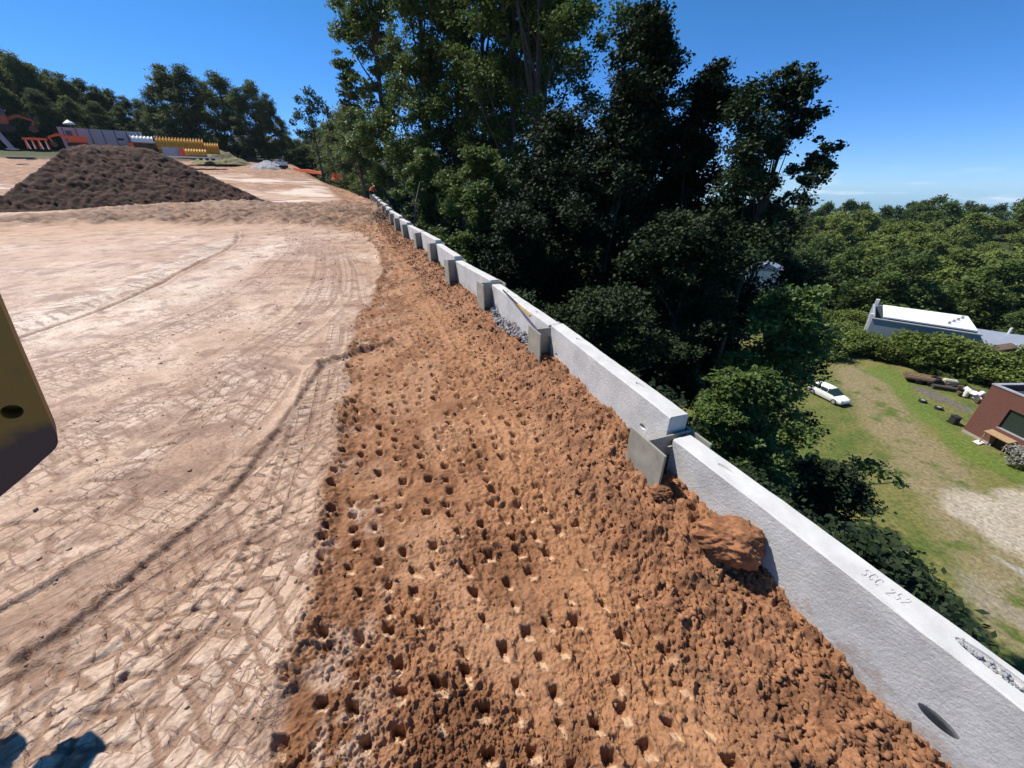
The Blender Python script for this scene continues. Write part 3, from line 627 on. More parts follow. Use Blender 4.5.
for i in range(len(pts)-1):
    a, b = pts[i], pts[i+1]; L_, ang = frame_of(a, b)
    ym = (a[1]+b[1])/2
    ztop = ZTOP(ym)+(.0 if i == 0 else (.13 if i == 1 else .04*((i*37) % 3-1)+.03))
    if i == 0: ztop = .81
    if i == 1: ztop = 1.0
    if i == 2: ztop = .965
    bm = panel_mesh(L_-.10, 1.9, PX0, PX1)
    me = bpy.data.meshes.new('concrete_panel'); bm.to_mesh(me); bm.free(); me.materials.append(M_CONC)
    o = bpy.data.objects.new('concrete_panel', me); COL.objects.link(o)
    o.location = (a[0], a[1], ztop); o.rotation_euler = (0, 0, ang)
    # local +y runs to b; shift off the web
    off = Matrix.Rotation(ang, 3, 'Z') @ Vector((0, .05, 0)); o.location = o.location+off
    # outward is +x local
    lab = wall_lab[i] if i < 2 else ('concrete panel with a thin yellow ended bar on top' if i == 2 else '%s pale concrete panel along the wall from the near end' % ORD[i] if i < 20 else 'last concrete panel')
    tag(o, lab, 'wall panel', 'precast concrete panels of the retaining wall')
    if i < 3:
        cuts = []
        if i == 0:
            for (u, v) in ((728, 469),):
                p = onz(u, v, ztop); q_ = Matrix.Rotation(-ang, 3, 'Z') @ (p-o.location); cuts.append((Vector((.11, q_.y, 0)), (.05, .18, .06), RZ(0)))
            p = onz(1001, 668, ztop); q_ = Matrix.Rotation(-ang, 3, 'Z') @ (p-o.location); near_pocket = (Vector((.125, q_.y, 0)), (.085, .34, .09)); cuts.append((*near_pocket, RZ(0)))
            # pocket in the face
            x_, yy, zz = ray(938, 721); R_ = Matrix.Rotation(-ang, 3, 'Z'); dvec = R_ @ Vector((x_, yy, zz)); org = R_ @ (Vector((0, 0, CAMH))-o.location); t_ = -org.x/dvec.x; h_ = org+dvec*t_
            cuts.append((Vector((0, h_.y, h_.z)), (.34, .18, .055), RY(.85)))
        else:
            for f in (.22, .72): cuts.append((Vector((.12, L_*f, 0)), (.05, .16, .06), RZ(0)))
            cuts.append((Vector((0, L_*.12, -.34)), (.08, .10, .06), RZ(0))); cuts.append((Vector((0, L_*.88, -.42)), (.08, .08, .06), RZ(0)))
        cut(o, cuts)
    if i == 0:
        # gravel in the pocket
        mb = MB(); rg = random.Random(3)
        for k in range(70):
            mb.ball((near_pocket[0].x+rg.uniform(-.03, .03), near_pocket[0].y+rg.uniform(-.15, .15), -.016+rg.uniform(-.01, .012)), [rg.uniform(.006, .013) for _ in range(3)], 1, rg, .25)
        mb.build('pocket_gravel', M_GRAV, o)
        # pencil writing
        G = {'S': [[(.9, .85), (.6, 1), (.2, .9), (.15, .65), (.5, .5), (.85, .35), (.8, .1), (.4, 0), (.1, .12)]],
             'C': [[(.9, .8), (.6, 1), (.25, .9), (.08, .5), (.25, .1), (.6, 0), (.9, .2)]],
             '2': [[(.1, .8), (.4, 1), (.8, .9), (.8, .6), (.4, .3), (.1, 0), (.9, .02)]],
             '5': [[(.85, 1), (.2, 1), (.15, .55), (.6, .6), (.85, .35), (.7, .05), (.15, .05)]]}
        pa = onz(854, 575, ztop); pb = onz(908, 606, ztop); R_ = Matrix.Rotation(-ang, 3, 'Z')
        la = R_ @ (pa-o.location); lb = R_ @ (pb-o.location); tot = la.y-lb.y
        txt = 'SCC 252'; mb = MB(); cw = tot/len(txt)
        for k, chx in enumerate(txt):
            if chx == ' ': continue
            for st in G[chx]:
                jt = random.uniform(-.012, .012); pp = [Vector((.070+jt+yy_*.072+random.uniform(-.003, .003), la.y-cw*(k+.1+.75*xx_), .0028)) for xx_, yy_ in st]
                mb.tube(pp, .0017, 4)
        mb.build('writing', simple('pencil', (.44, .41, .41), .8, 0, 30, .4, 0), o)
for i, (px, py) in enumerate(posts):
    nb = pts[i]; nf = pts[i+2] if i+2 < len(pts) else (2*px-nb[0], 2*py-nb[1])
    L_, ang = frame_of(nb, nf)
    zt = ZTOP(py)+.015*((i*5) % 3-1)
    t = thing('steel_post', ('nearest galvanised steel post with a round hole in its web' if i == 0 else '%s steel post of the wall from the near end' % ORD[i]), 'wall post', (px, py, zt), ang, 'steel posts of the retaining wall')
    th = .022
    mb = MB(); mb.box((-.265, 0, -1.1), (th, .52 if i < 30 else .4, 2.2), bev=.003); mb.build('inner_flange', M_GALV, t)
    mb = MB(); mb.box((.265, 0, -1.1), (th, .52, 2.2), bev=.003); mb.build('outer_flange', M_GALV, t)
    mb = MB(); mb.box((0, 0, -1.1), (.505, th*.8, 2.2)); wb = mb.build('web', M_GALV, t)
    if i < 3:
        mbc = MB(); mbc.tube([(.02, -.1, -.10), (.02, .1, -.10)], .045, 20); k = mbc.build('cutter', M_GALV, t)
        md = wb.modifiers.new('b', 'BOOLEAN'); md.object = k; md.operation = 'DIFFERENCE'; dg = bpy.context.evaluated_depsgraph_get()
        me = bpy.data.meshes.new_from_object(wb.evaluated_get(dg)); wb.modifiers.clear(); wb.data = me; bpy.data.objects.remove(k)
# bar on the third panel
t0 = onz(503, 291, .975); t1 = onz(530, 317, .975)
bar = thing('spirit_level', 'thin dark bar with a yellow end lying on a concrete panel', 'level', (0, 0, 0))
dr = (t1-t0); mb = MB(); mb.tube([t0+Vector((0, 0, .02)), t0+dr*.6+Vector((0, 0, .02))], .014, 6); mb.build('bar', M_BLACK, bar)
mb = MB(); mb.tube([t0+dr*.6+Vector((0, 0, .02)), t1+Vector((0, 0, .02))], .018, 6); mb.build('yellow_end', M_YEL, bar)
# gravel backfill by the second panel
rg = random.Random(5); mb = MB()
for k in range(420):
    yy = rg.uniform(6.2, 8.7); xx = float(xw(yy))-rg.uniform(.0, .35)*(1-abs(yy-7.3)/2.2)-.02
    mb.ball((xx, yy, gsurf(xx, yy)+rg.uniform(0, .06)), [rg.uniform(.015, .035) for _ in range(3)], 1, rg, .25)
gv = mb.build('gravel', M_GRAV); tag(gv, 'grey gravel against the foot of the wall', 'gravel', kind='stuff')

# ---------------------------------------------------------------- clods
base_ico = bmesh.new(); bmesh.ops.create_icosphere(base_ico, subdivisions=2, radius=1); BV = np.array([v.co[:] for v in base_ico.verts], np.float32); BF = np.array([[v.index for v in f.verts] for f in base_ico.faces]); base_ico.free()
b1_ = bmesh.new(); bmesh.ops.create_icosphere(b1_, subdivisions=1, radius=1); BV1 = np.array([v.co[:] for v in b1_.verts], np.float32); BF1 = np.array([[v.index for v in f.verts] for f in b1_.faces]); b1_.free()
rng = np.random.default_rng(4)
N = 13000
yy = 0.6+30*rng.random(N)**1.9; dd = np.where(rng.random(N) < .55, rng.random(N)**1.3*1.0, rng.random(N)*7.0)
xx = xw(yy)-dd/.94-.04
xbn = np.interp(yy, BY, BX); ok = (xx > xbn-.1) | ((rng.random(N) < .12) & (xx > xbn-6)); xx = xx[ok]; yy = yy[ok]; dd = dd[ok]; N = len(xx)
zz, cc = site_surface(xx, yy)
sz = .003+.015*rng.random(N)**4*np.where(dd < .9, 1.3, .8)+.0055*np.hypot(xx, yy)/6
Vs = []; Fs = []; Cs = []
for k in range(N):
    B, Fq = (BV1, BF1)
    n_ = 1+.95*(rng.random((len(B), 1))-.5); M_ = B*n_*sz[k]*np.array([1+.5*rng.random(), 1+.4*rng.random(), .75])
    a_ = rng.random()*6.3; ca, sa = math.cos(a_), math.sin(a_); M_ = np.stack([M_[:, 0]*ca-M_[:, 1]*sa, M_[:, 0]*sa+M_[:, 1]*ca, M_[:, 2]], -1)
    Fs.append(Fq+len(B)*k); Vs.append(M_+np.array([xx[k], yy[k], zz[k]+sz[k]*.35])); Cs.append(np.repeat(cc[k:k+1]*(.8+.4*rng.random()), len(B), 0))
cl = setmesh('soil_crumbs', np.concatenate(Vs), np.concatenate(Fs), M_CLOD, attrs={'col': np.clip(np.concatenate(Cs), 0, 1)})
tag(cl, 'loose crumbs of orange soil strewn along the wall', 'soil', kind='stuff')
def rock(name, label, loc, r3, rz, seed, cat='dirt clod', col=(.235, .105, .048)):
    bm = bmesh.new(); bmesh.ops.create_icosphere(bm, subdivisions=6, radius=1); V = np.array([v.co[:] for v in bm.verts]); F = np.array([[v.index for v in f.verts] for f in bm.faces]); bm.free()
    n1 = fbm(V[:, 0]*1.3+V[:, 2]*.9+5, V[:, 1]*1.3-V[:, 2]*.7, seed, 3)-.5
    n2 = fbm(V[:, 0]*4+V[:, 2]*3, V[:, 1]*4+V[:, 2]*2, seed+5, 4)-.5
    w1, w2, wc = worley(V[:, 0]*7+V[:, 2]*5, V[:, 1]*7-V[:, 2]*5, seed+9)
    k = 1+n1*.5+n2*.34+np.clip(1-(w1/.6)**2, 0, 1)*.02*wc+(fbm(V[:, 0]*11+V[:, 2]*8, V[:, 1]*11+V[:, 2]*6, seed+31, 3)-.5)*.12
    V = V*k[:, None]; V[:, 2] = np.clip(V[:, 2], -.7, .95)
    V = V*np.array(r3)
    c = mixv(np.array(col)*.7, np.array(col)*1.35, sst(.35, .65, fbm(V[:, 0]*9+V[:, 2]*6, V[:, 1]*9, seed+3, 4))[:, None]); c = np.concatenate([c, np.ones((len(c), 1))], 1)
    o = setmesh(name, V, F, M_CLOD, attrs={'col': c}, smooth=True); o.location = loc; o.rotation_euler = (0, 0, rz)
    return tag(o, label, cat)
p = (1.755, 2.13); rock('dirt_clod', 'big reddish clod of earth leaning against the near concrete panel', (p[0], p[1], gsurf(*p)+.12), (.19, .235, .20), .9, 6)
p = (1.42, 2.72); rock('dirt_clod', 'dark clod of earth at the foot of the nearest steel post', (p[0], p[1], gsurf(*p)+.03), (.09, .1, .08), .9, 15)

# ---------------------------------------------------------------- dark soil pile
pc = Vector((-44, 49, 0)); pc.z = float(plateau(np.array([pc.x]), np.array([pc.y]))[0])
vdir = Vector((pc.x, pc.y, 0)).normalized(); rdir = Vector((vdir.y, -vdir.x, 0))       # rdir runs to the right as seen
nu, nv = 420, 300; U, Vv = np.meshgrid(np.linspace(-25, 23, nu), np.linspace(-15, 15, nv), indexing='ij')
px_ = pc.x+rdir.x*U+vdir.x*Vv; py_ = pc.y+rdir.y*U+vdir.y*Vv
ee = 1-np.where(U > 2.0, (U-2.0)/9.8, np.where(U < -2.2, (-U-2.2)/8.0, 0)); ev = 1-np.abs(Vv)/11.0
hh = np.minimum(ee, 1)-np.abs(Vv)/10.0
hp = 6.1*np.clip(np.minimum(ee*1.0, ev*1.25), -.3, 1); hp = np.where(hp > 5.3, 5.3+(hp-5.3)*.3, hp)
hp = hp*(1+.10*(fbm(U*.35, Vv*.35, 400, 3)-.5))+(fbm(U*1.3, Vv*1.3, 401, 5)-.5)*.38+(fbm(U*4.5, Vv*4.5, 402, 5)-.5)*.45
zz_ = plateau(px_, py_)+np.maximum(hp-.25, -.6)
cpx = mixv(np.array([.040, .019, .012]), np.array([.085, .042, .027]), sst(.35, .65, fbm(U*2, Vv*2, 403, 4)).ravel()[:, None]); cpx = np.concatenate([cpx, np.ones((len(cpx), 1))], 1)
idx = np.arange(nu*nv).reshape(nu, nv); q = np.stack([idx[:-1, :-1], idx[:-1, 1:], idx[1:, 1:], idx[1:, :-1]], -1).reshape(-1, 4)[:, ::-1]
Vp = np.stack([px_.ravel()-pc.x, py_.ravel()-pc.y, zz_.ravel()-pc.z], -1)
o = setmesh('soil_pile', Vp, q, M_PILE, attrs={'col': cpx}, smooth=True); o.location = pc; tag(o, 'large dark brown heap of soil on the pale ground', 'soil pile')
def heap(name, label, u, v, t, w_, h_, mat, cat, seed):
    p = at(u, v, t); n = 60; X, Y = np.meshgrid(np.linspace(-1.2, 1.2, n), np.linspace(-1.2, 1.2, n), indexing='ij'); r = np.hypot(X, Y)
    Z = h_*np.clip(1-r, -.1, 1)+(fbm(X*5, Y*5, seed, 4)-.5)*h_*.35; Z = np.where(r > 1.1, -.5, Z)
    idx = np.arange(n*n).reshape(n, n); q = np.stack([idx[:-1, :-1], idx[:-1, 1:], idx[1:, 1:], idx[1:, :-1]], -1).reshape(-1, 4)[:, ::-1]
    o = setmesh(name, np.stack([X.ravel()*w_, Y.ravel()*w_, Z.ravel()], -1), q, mat, smooth=True); o.location = (p.x, p.y, tz(p.x, p.y)); return tag(o, label, cat)
heap('gravel_pile', 'small pale grey gravel heap behind the bank of soil', 268, 165, 84, 3.4, 1.6, M_GRAV, 'gravel heap', 31)
M_MOUND = simple('grassy_mound', (.17, .16, .07), .95, 0, 2, .5, .8, 12, .05)
heap('earth_mound', 'weedy grass mound to the right of the amber pipe stacks', 222, 160, 88, 5.5, 3.0, M_MOUND, 'mound', 33)
heap('earth_mound', 'long weedy bank rising below the trees at the far left', 28, 140, 105, 17, 4.5, M_MOUND, 'bank', 35)
def soilbank(px, h_, wd, name, label, seed):
    P = [Vector(gp(*p)) for p in px]; n = 240; m = 24; Vt = []; Lt = [0]
    for a, b in zip(P, P[1:]): Lt.append(Lt[-1]+(b-a).length)
    for i in range(n):
        s_ = Lt[-1]*i/(n-1); k = max(j for j in range(len(P)-1) if Lt[j] <= s_); f = (s_-Lt[k])/(Lt[k+1]-Lt[k]); c = P[k].lerp(P[k+1], f); d = (P[k+1]-P[k]).normalized(); nn = Vector((-d.y, d.x))
        hk = h_*(.55+.9*vnoise(np.array([s_*.35]), np.array([seed]), seed)[0])*min(1, i/12, (n-1-i)/12)
        for j in range(m):
            q = (j/(m-1)*2-1); p = c+nn*q*wd; z = hk*max(0, 1-abs(q)**1.5)+(fbm(np.array([p.x*1.2]), np.array([p.y*1.2]), seed, 4)[0]-.5)*h_*.5-(.3 if j in (0, m-1) else 0)
            Vt.append((p.x, p.y, float(plateau(np.array([p.x]), np.array([p.y]))[0])+z))
    idx = np.arange(n*m).reshape(n, m); q = np.stack([idx[:-1, :-1], idx[:-1, 1:], idx[1:, 1:], idx[1:, :-1]], -1).reshape(-1, 4)
    return tag(setmesh(name, Vt, q, M_DARKB, smooth=True), label, 'soil bank')
M_DARKB = simple('dark_bank_soil', (.075, .045, .03), .95, 0, 2.5, .5, .9, 14, .05)
soilbank([(195, 178), (230, 179), (262, 180), (300, 181)], .9, 3.0, 'soil_bank', 'low dark bank of soil behind the pale ground beyond the big heap', 77)

# ---------------------------------------------------------------- machine at the left edge
def machine_plate(px, t, thick, name, mat, parent, dirv=None):
    c = at(px[0][0], px[0][1], t); 
    n = Vector((.75, -.66, 0)).normalized(); bx = Vector((.66, .75, 0)).normalized(); bz = Vector((0, 0, 1))
    poly = []
    for (u, v) in px:
        x, y, z = ray(u, v); d = Vector((x, y, z)); o_ = Vector((0, 0, CAMH)); k = (c-o_).dot(n)/d.dot(n); p = o_+d*k; poly.append(((p-c).dot(bx), (p-c).dot(bz)))
    M_ = Matrix(((bx.x, bz.x, n.x, c.x), (bx.y, bz.y, n.y, c.y), (bx.z, bz.z, n.z, c.z), (0, 0, 0, 1)))
    return MB().prism(poly, -thick, M_), M_, poly
ex = thing('excavator', 'dark yellow excavator arm end with a pin hole at the left edge', 'excavator')
mb, MM, _ = machine_plate([(0, 303), (20, 350), (40, 396), (55, 431), (58, 439), (58, 445), (54, 451), (30, 472), (0, 497), (-60, 545), (-150, 470), (-200, 300), (-120, 150), (-60, 163)], 1.5, .16, 'arm', M_YEL, ex)
mY, nY, bY, LY = newmat('worn_machine_yellow')
tcn = nY.nodes.new('ShaderNodeTexCoord'); nn = nY.nodes.new('ShaderNodeTexNoise'); nn.inputs['Scale'].default_value = 5; nn.inputs['Detail'].default_value = 9; nn.inputs['Roughness'].default_value = .65
szz = nY.nodes.new('ShaderNodeSeparateXYZ'); ma = nY.nodes.new('ShaderNodeMath'); ma.operation = 'MULTIPLY_ADD'; ma.inputs[1].default_value = .55
rpp = nY.nodes.new('ShaderNodeValToRGB'); ce = rpp.color_ramp.elements; ce[0].position = .40; ce[0].color = (.13, .075, .05, 1); ce[1].position = .56; ce[1].color = (.38, .20, .035, 1)
mrz = nY.nodes.new('ShaderNodeMapRange'); mrz.inputs['From Min'].default_value = 1.96; mrz.inputs['From Max'].default_value = 2.1; mrz.inputs['To Min'].default_value = -.1; mrz.inputs['To Max'].default_value = .32
LY.new(tcn.outputs['Object'], nn.inputs['Vector']); LY.new(tcn.outputs['Object'], szz.inputs[0]); LY.new(szz.outputs['Z'], mrz.inputs['Value'])
LY.new(nn.outputs['Fac'], ma.inputs[0]); LY.new(mrz.outputs[0], ma.inputs[2]); LY.new(ma.outputs[0], rpp.inputs[0]); LY.new(rpp.outputs[0], bY.inputs['Base Color']); bY.inputs['Roughness'].default_value = .7
ma.inputs[1].default_value = .6
bmesh.ops.bevel(mb.bm, geom=mb.bm.edges[:], offset=.006, segments=2, affect='EDGES')
arm = mb.build('arm', mY, ex)
nrm = Vector((.75, -.66, 0)).normalized(); ca_ = at(0, 303, 1.5); cd_ = Vector(ray(12, 412)); ce_ = Vector((0, 0, CAMH)); c0 = ce_+cd_*((ca_-ce_).dot(nrm)/cd_.dot(nrm))
k = MB().tube([c0+nrm*.2, c0-nrm*.12], .031, 24).build('cutter', M_YEL)
md = arm.modifiers.new('b', 'BOOLEAN'); md.object = k; md.operation = 'DIFFERENCE'; md.solver = 'EXACT'; dg = bpy.context.evaluated_depsgraph_get()
me = bpy.data.meshes.new_from_object(arm.evaluated_get(dg)); arm.modifiers.clear(); arm.data = me; bpy.data.objects.remove(k)
mbk = MB()
def shp(x, y, z): kx = 1/math.tan(SUN_EL); return Vector((x-math.sin(SUN_AZ)*kx*z, y+math.cos(SUN_AZ)*kx*z, z))  # lifts a point of the wanted ground shadow back towards the sun
for xc in (-3.02, -2.56):
    P = [shp(xc-.13, .2, 1.5), shp(xc+.14, .2, 1.5), shp(xc+.145, 1.01, 1.5), shp(xc+.05, 1.045, 1.5), shp(xc-.07, 1.0, 1.5), shp(xc-.125, .93, 1.5)]
    a = [mbk.bm.verts.new(p) for p in P]; b = [mbk.bm.verts.new(p-Vector((0, 0, .09))) for p in P]; n = len(P); mbk.bm.faces.new(a); mbk.bm.faces.new(b[::-1])
    for i in range(n): mbk.bm.faces.new((a[i], b[i], b[(i+1) % n], a[(i+1) % n]))
mbk.build('shadow_tabs', M_RUST, ex)  # unseen tabs added out of frame, outlined to cast the machine's shadow
P = [shp(-3.6, -.6, 1.5), shp(-2.3, -.6, 1.5), shp(-2.3, .3, 1.5), shp(-3.6, .3, 1.5)]
mbk = MB(); a = [mbk.bm.verts.new(p+Vector((0, 0, .3))) for p in P]; b = [mbk.bm.verts.new(p-Vector((0, 0, .2))) for p in P]; mbk.bm.faces.new(a); mbk.bm.faces.new(b[::-1])
for i in range(4): mbk.bm.faces.new((a[i], b[i], b[(i+1) % 4], a[(i+1) % 4]))
mbk.build('bucket', M_RUST, ex)  # unseen block added behind the tabs to continue their shadow

# ---------------------------------------------------------------- trees
def tube_arrays(paths, n=7):
    Vv = []; Ff = []; off = 0
    for pts_, rads in paths:
        pts_ = [Vector(p) for p in pts_]
        for i, p in enumerate(pts_):
            d = (pts_[min(i+1, len(pts_)-1)]-pts_[max(i-1, 0)]).normalized()
            u = d.cross(Vector((.3, 1, .1))).normalized(); w_ = d.cross(u)
            for k in range(n): q_ = p+(u*math.cos(6.2832*k/n)+w_*math.sin(6.2832*k/n))*rads[i]; Vv.append(q_[:])
        for i in range(len(pts_)-1):
            for k in range(n): a = off+i*n; Ff.append((a+k, a+(k+1) % n, a+n+(k+1) % n, a+n+k))
        off += len(pts_)*n
    return np.array(Vv, np.float32), np.array(Ff, np.int32)
def leaves(clumps, n, size, rng, droop=.3, shell=.45):
    cl = np.array(clumps, np.float32); wt = cl[:, 3]*cl[:, 4]*cl[:, 5]; wt = wt**.8; wt /= wt.sum()
    k = rng.choice(len(cl), n, p=wt); c = cl[k]
    d = rng.normal(size=(n, 3)); d /= np.linalg.norm(d, axis=1)[:, None]; r = rng.random(n)**shell*(1+.28*rng.normal(size=n))
    # twig level clustering
    tw = rng.integers(0, 26, n); ts = hsh(k.astype(np.int64)*31+tw, tw, 5); ts2 = hsh(k.astype(np.int64)*17+tw, tw, 9); ts3 = hsh(k.astype(np.int64)*13+tw, tw, 11)
    th = ts*6.283; ph = np.arccos(2*ts2-1); td = np.stack([np.sin(ph)*np.cos(th), np.sin(ph)*np.sin(th), np.cos(ph)], -1)*(.35+.7*ts3)[:, None]
    pos = c[:, :3]+(.62*d*r[:, None]+td*.95)*c[:, 3:6]
    nrm = rng.normal(size=(n, 3)); nrm[:, 2] = np.abs(nrm[:, 2])+droop*2; nrm /= np.linalg.norm(nrm, axis=1)[:, None]
    a = np.cross(nrm, rng.normal(size=(n, 3))); a /= np.linalg.norm(a, axis=1)[:, None]+1e-6; b = np.cross(nrm, a)
    L_ = size*(.6+.8*rng.random(n)); a = a*L_[:, None]*.5; b = b*L_[:, None]*.30
    V = np.stack([pos-a, pos+b-a*.1, pos+a, pos-b-a*.1], 1).reshape(-1, 3)
    return V, np.arange(4*n).reshape(-1, 4)
def crown_clumps(rng, h, r, z0, n, top=.0, shape=1.0, sz=.34):
    out_ = []
    for i in range(n):
        f = rng.random()**.85; z = z0+(h-z0)*f
        prof = (math.sin(math.pi*min(1, (f*.86+.12)))**.6)*shape*r
        a = rng.random()*6.283; q_ = rng.random()**.5*.85; s_ = r*sz*(.6+.7*rng.random())*(.6+.4*prof/r)
        out_.append((math.cos(a)*prof*q_, math.sin(a)*prof*q_, z, s_, s_, s_*.62))
    return out_
def limb_paths(rng, h, r0, clumps, nl, lean=(0, 0)):
    pts_ = []; m = 9
    for i in range(m+1):
        f = i/m; pts_.append((lean[0]*f*f+.12*math.sin(f*5+r0*9), lean[1]*f*f+.12*math.cos(f*4), -.8+(h*.93+.8)*f))
    rad = [r0*(1.25 if i == 0 else 1)*(1-.9*(i/m)**.9) for i in range(m+1)]
    P = [(pts_, rad)]
    for c in clumps[:nl]:
        zb = max(h*.12, c[2]-h*(.10+.12*rng.random())); f = min(.9, zb/h); i = f*m; k = int(i); p0 = Vector(pts_[k]).lerp(Vector(pts_[k+1]), i-k)
        p1 = Vector(c[:3]); mid = p0.lerp(p1, .5)+Vector((0, 0, -.06*(p1-p0).length)); rr_ = r0*(1-.85*f)*.5
        P.append(([p0, mid, p1], [rr_, rr_*.6, rr_*.15]))
    return P
def make_tree(name, label, cat, loc, h, r, z0, ncl, nleaf, lsize, lmat, bmat, seed, group=None, trunk_r=None, shape=1.0, clumps=None, sz=.34, nl=14, lean=(0, 0), droop=.3):
    rng = np.random.default_rng(seed)
    cl_ = clumps if clumps is not None else crown_clumps(rng, h, r, z0, ncl, shape=shape, sz=sz)
    t = thing(name, label, cat, loc, 0, group)
    V, Fq = tube_arrays(limb_paths(rng, h, trunk_r or h*.013+.05, cl_, nl, lean)); setmesh('trunk', V, Fq, bmat, t, smooth=True)
    V, Fq = leaves(cl_, nleaf, lsize, rng, droop); setmesh('crown', V, Fq, lmat, t)
    return t
# trees on the slope right behind the wall.  (u, v of crown middle, depth, half width px, top v, bottom v, leaf count, label)
def slope_tree(u, t, vtop, vbot, hw, n, ls, lmat, bmat, seed, label, ncl=70, sz=.33, extra=None, kind='broadleaf_tree', trunk_u=None, trunk_r=None, group='trees on the slope behind the wall'):
    mid = at(u, (vtop+vbot)/2, t); x, y = mid.x, mid.y; rh = math.hypot(x, y)
    def zat(v):                                    # height above that spot seen at image height v
        k = (v-384)/FPX; A_, B_ = y, 0
        # solve  (y*sP + Z*cP)/(y*cP - Z*sP) = -k
        Z = (-k*y*cP-y*sP)/(cP-k*sP); return CAMH+Z
    zt_, zb_ = zat(vtop), zat(vbot); r = hw*t/FPX; base = tz(x, y)
    rng = np.random.default_rng(seed); cl_ = []
    for i in range(ncl):
        f = (i+rng.random())/ncl; z = zb_+(zt_-zb_)*f-base; a = rng.random()*6.283; lob = .72+.38*math.sin(a*2+f*7+seed)+.2*math.sin(a*3-f*13+seed*2); prof = (math.sin(math.pi*min(1, max(.0, f*.80+.17)))**.55)*r*min(1.08, lob+.12)
        q_ = rng.random()**.5*1.0; s_ = r*sz*(.32+.85*rng.random()**1.5)
        cl_.append((math.cos(a)*prof*q_, math.sin(a)*prof*q_, z-(s_*.3 if f > .9 else 0), s_, s_, s_*.6))
    if extra:
        for (u2, v2, t2, s_) in extra: p = at(u2, v2, t2); cl_.append((p.x-x, p.y-y, p.z-base, s_, s_, s_*.6))
    rng.shuffle(cl_)
    return make_tree(kind, label, 'tree', (x, y, base), max(4, zt_-base), r, 0, 0, n, ls, lmat, bmat, seed+1, group, trunk_r, clumps=[tuple(c) for c in cl_], nl=22)
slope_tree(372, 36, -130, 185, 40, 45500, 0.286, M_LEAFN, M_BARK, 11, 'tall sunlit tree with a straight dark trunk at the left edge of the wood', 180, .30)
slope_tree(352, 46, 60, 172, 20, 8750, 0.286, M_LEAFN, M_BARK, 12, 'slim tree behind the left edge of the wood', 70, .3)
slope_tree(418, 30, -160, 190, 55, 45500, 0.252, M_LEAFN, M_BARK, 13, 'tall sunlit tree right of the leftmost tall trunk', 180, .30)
slope_tree(480, 27, -170, 200, 60, 52500, 0.235, M_LEAF, M_BARK, 14, 'tall broad tree at the middle of the wood', 180, .3)
slope_tree(540, 21, -200, 40, 60, 28000, 0.202, M_LEAF, M_BARK, 15, 'high tree whose boughs reach right against the sky', 84, .3,
           extra=[(580, 12, 20, 1.0), (600, 40, 20, .7), (620, 15, 19.5, .9), (575, 60, 20, .8), (640, 20, 19, .6), (560, 30, 20, 1.2)])
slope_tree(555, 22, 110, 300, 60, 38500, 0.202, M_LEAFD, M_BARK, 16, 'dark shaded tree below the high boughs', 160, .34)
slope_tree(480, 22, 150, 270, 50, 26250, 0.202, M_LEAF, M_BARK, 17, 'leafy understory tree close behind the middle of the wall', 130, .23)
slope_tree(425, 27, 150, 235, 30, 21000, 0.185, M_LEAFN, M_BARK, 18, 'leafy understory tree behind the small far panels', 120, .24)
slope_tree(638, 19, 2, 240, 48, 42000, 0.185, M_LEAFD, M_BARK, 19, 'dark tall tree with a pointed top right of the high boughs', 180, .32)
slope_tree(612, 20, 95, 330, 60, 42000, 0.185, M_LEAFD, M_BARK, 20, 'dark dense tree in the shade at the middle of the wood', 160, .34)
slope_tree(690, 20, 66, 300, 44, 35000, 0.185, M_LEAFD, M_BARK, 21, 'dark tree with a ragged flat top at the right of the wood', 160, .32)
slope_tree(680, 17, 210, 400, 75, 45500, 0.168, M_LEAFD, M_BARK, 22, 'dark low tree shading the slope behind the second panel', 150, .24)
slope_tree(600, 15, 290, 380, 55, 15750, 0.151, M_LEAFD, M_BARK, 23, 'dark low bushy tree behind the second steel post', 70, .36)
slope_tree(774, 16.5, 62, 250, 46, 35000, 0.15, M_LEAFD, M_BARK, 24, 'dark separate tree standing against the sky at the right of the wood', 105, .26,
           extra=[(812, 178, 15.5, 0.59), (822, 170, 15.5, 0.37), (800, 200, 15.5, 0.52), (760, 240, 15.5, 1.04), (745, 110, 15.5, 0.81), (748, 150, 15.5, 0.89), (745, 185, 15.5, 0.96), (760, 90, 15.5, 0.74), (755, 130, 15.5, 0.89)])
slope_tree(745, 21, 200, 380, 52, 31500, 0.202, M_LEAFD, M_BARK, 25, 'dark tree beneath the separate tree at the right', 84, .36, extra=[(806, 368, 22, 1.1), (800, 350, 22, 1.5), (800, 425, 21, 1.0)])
slope_tree(768, 16.5, 290, 480, 56, 38500, 0.168, M_LEAFN, M_BARK, 26, 'leafy green tree standing between the wall and the white car', 160, .30,
           extra=[(880, 470, 15, .5), (900, 482, 15, .35), (862, 465, 15.2, .5), (845, 480, 15, .7)])
slope_tree(730, 14, 370, 480, 52, 26250, 0.143, M_LEAFN, M_BARK, 27, 'bright leafy low tree just behind the near steel post', 130, .22)
slope_tree(820, 14, 462, 560, 36, 15000, 0.143, M_LEAFD, M_BARK, 28, 'dark low tree behind the near panel', 70, .34, extra=[(905, 560, 12, .5), (925, 585, 11.5, .5), (945, 600, 11.3, .4), (880, 560, 12.5, .6), (950, 612, 11, .3)])
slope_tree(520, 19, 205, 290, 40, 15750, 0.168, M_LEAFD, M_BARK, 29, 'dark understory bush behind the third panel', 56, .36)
slope_tree(545, 30, -120, 190, 50, 34000, .24, M_LEAF, M_BARK, 31, 'tall tree behind the high boughs filling the middle of the wood', 150, .3)
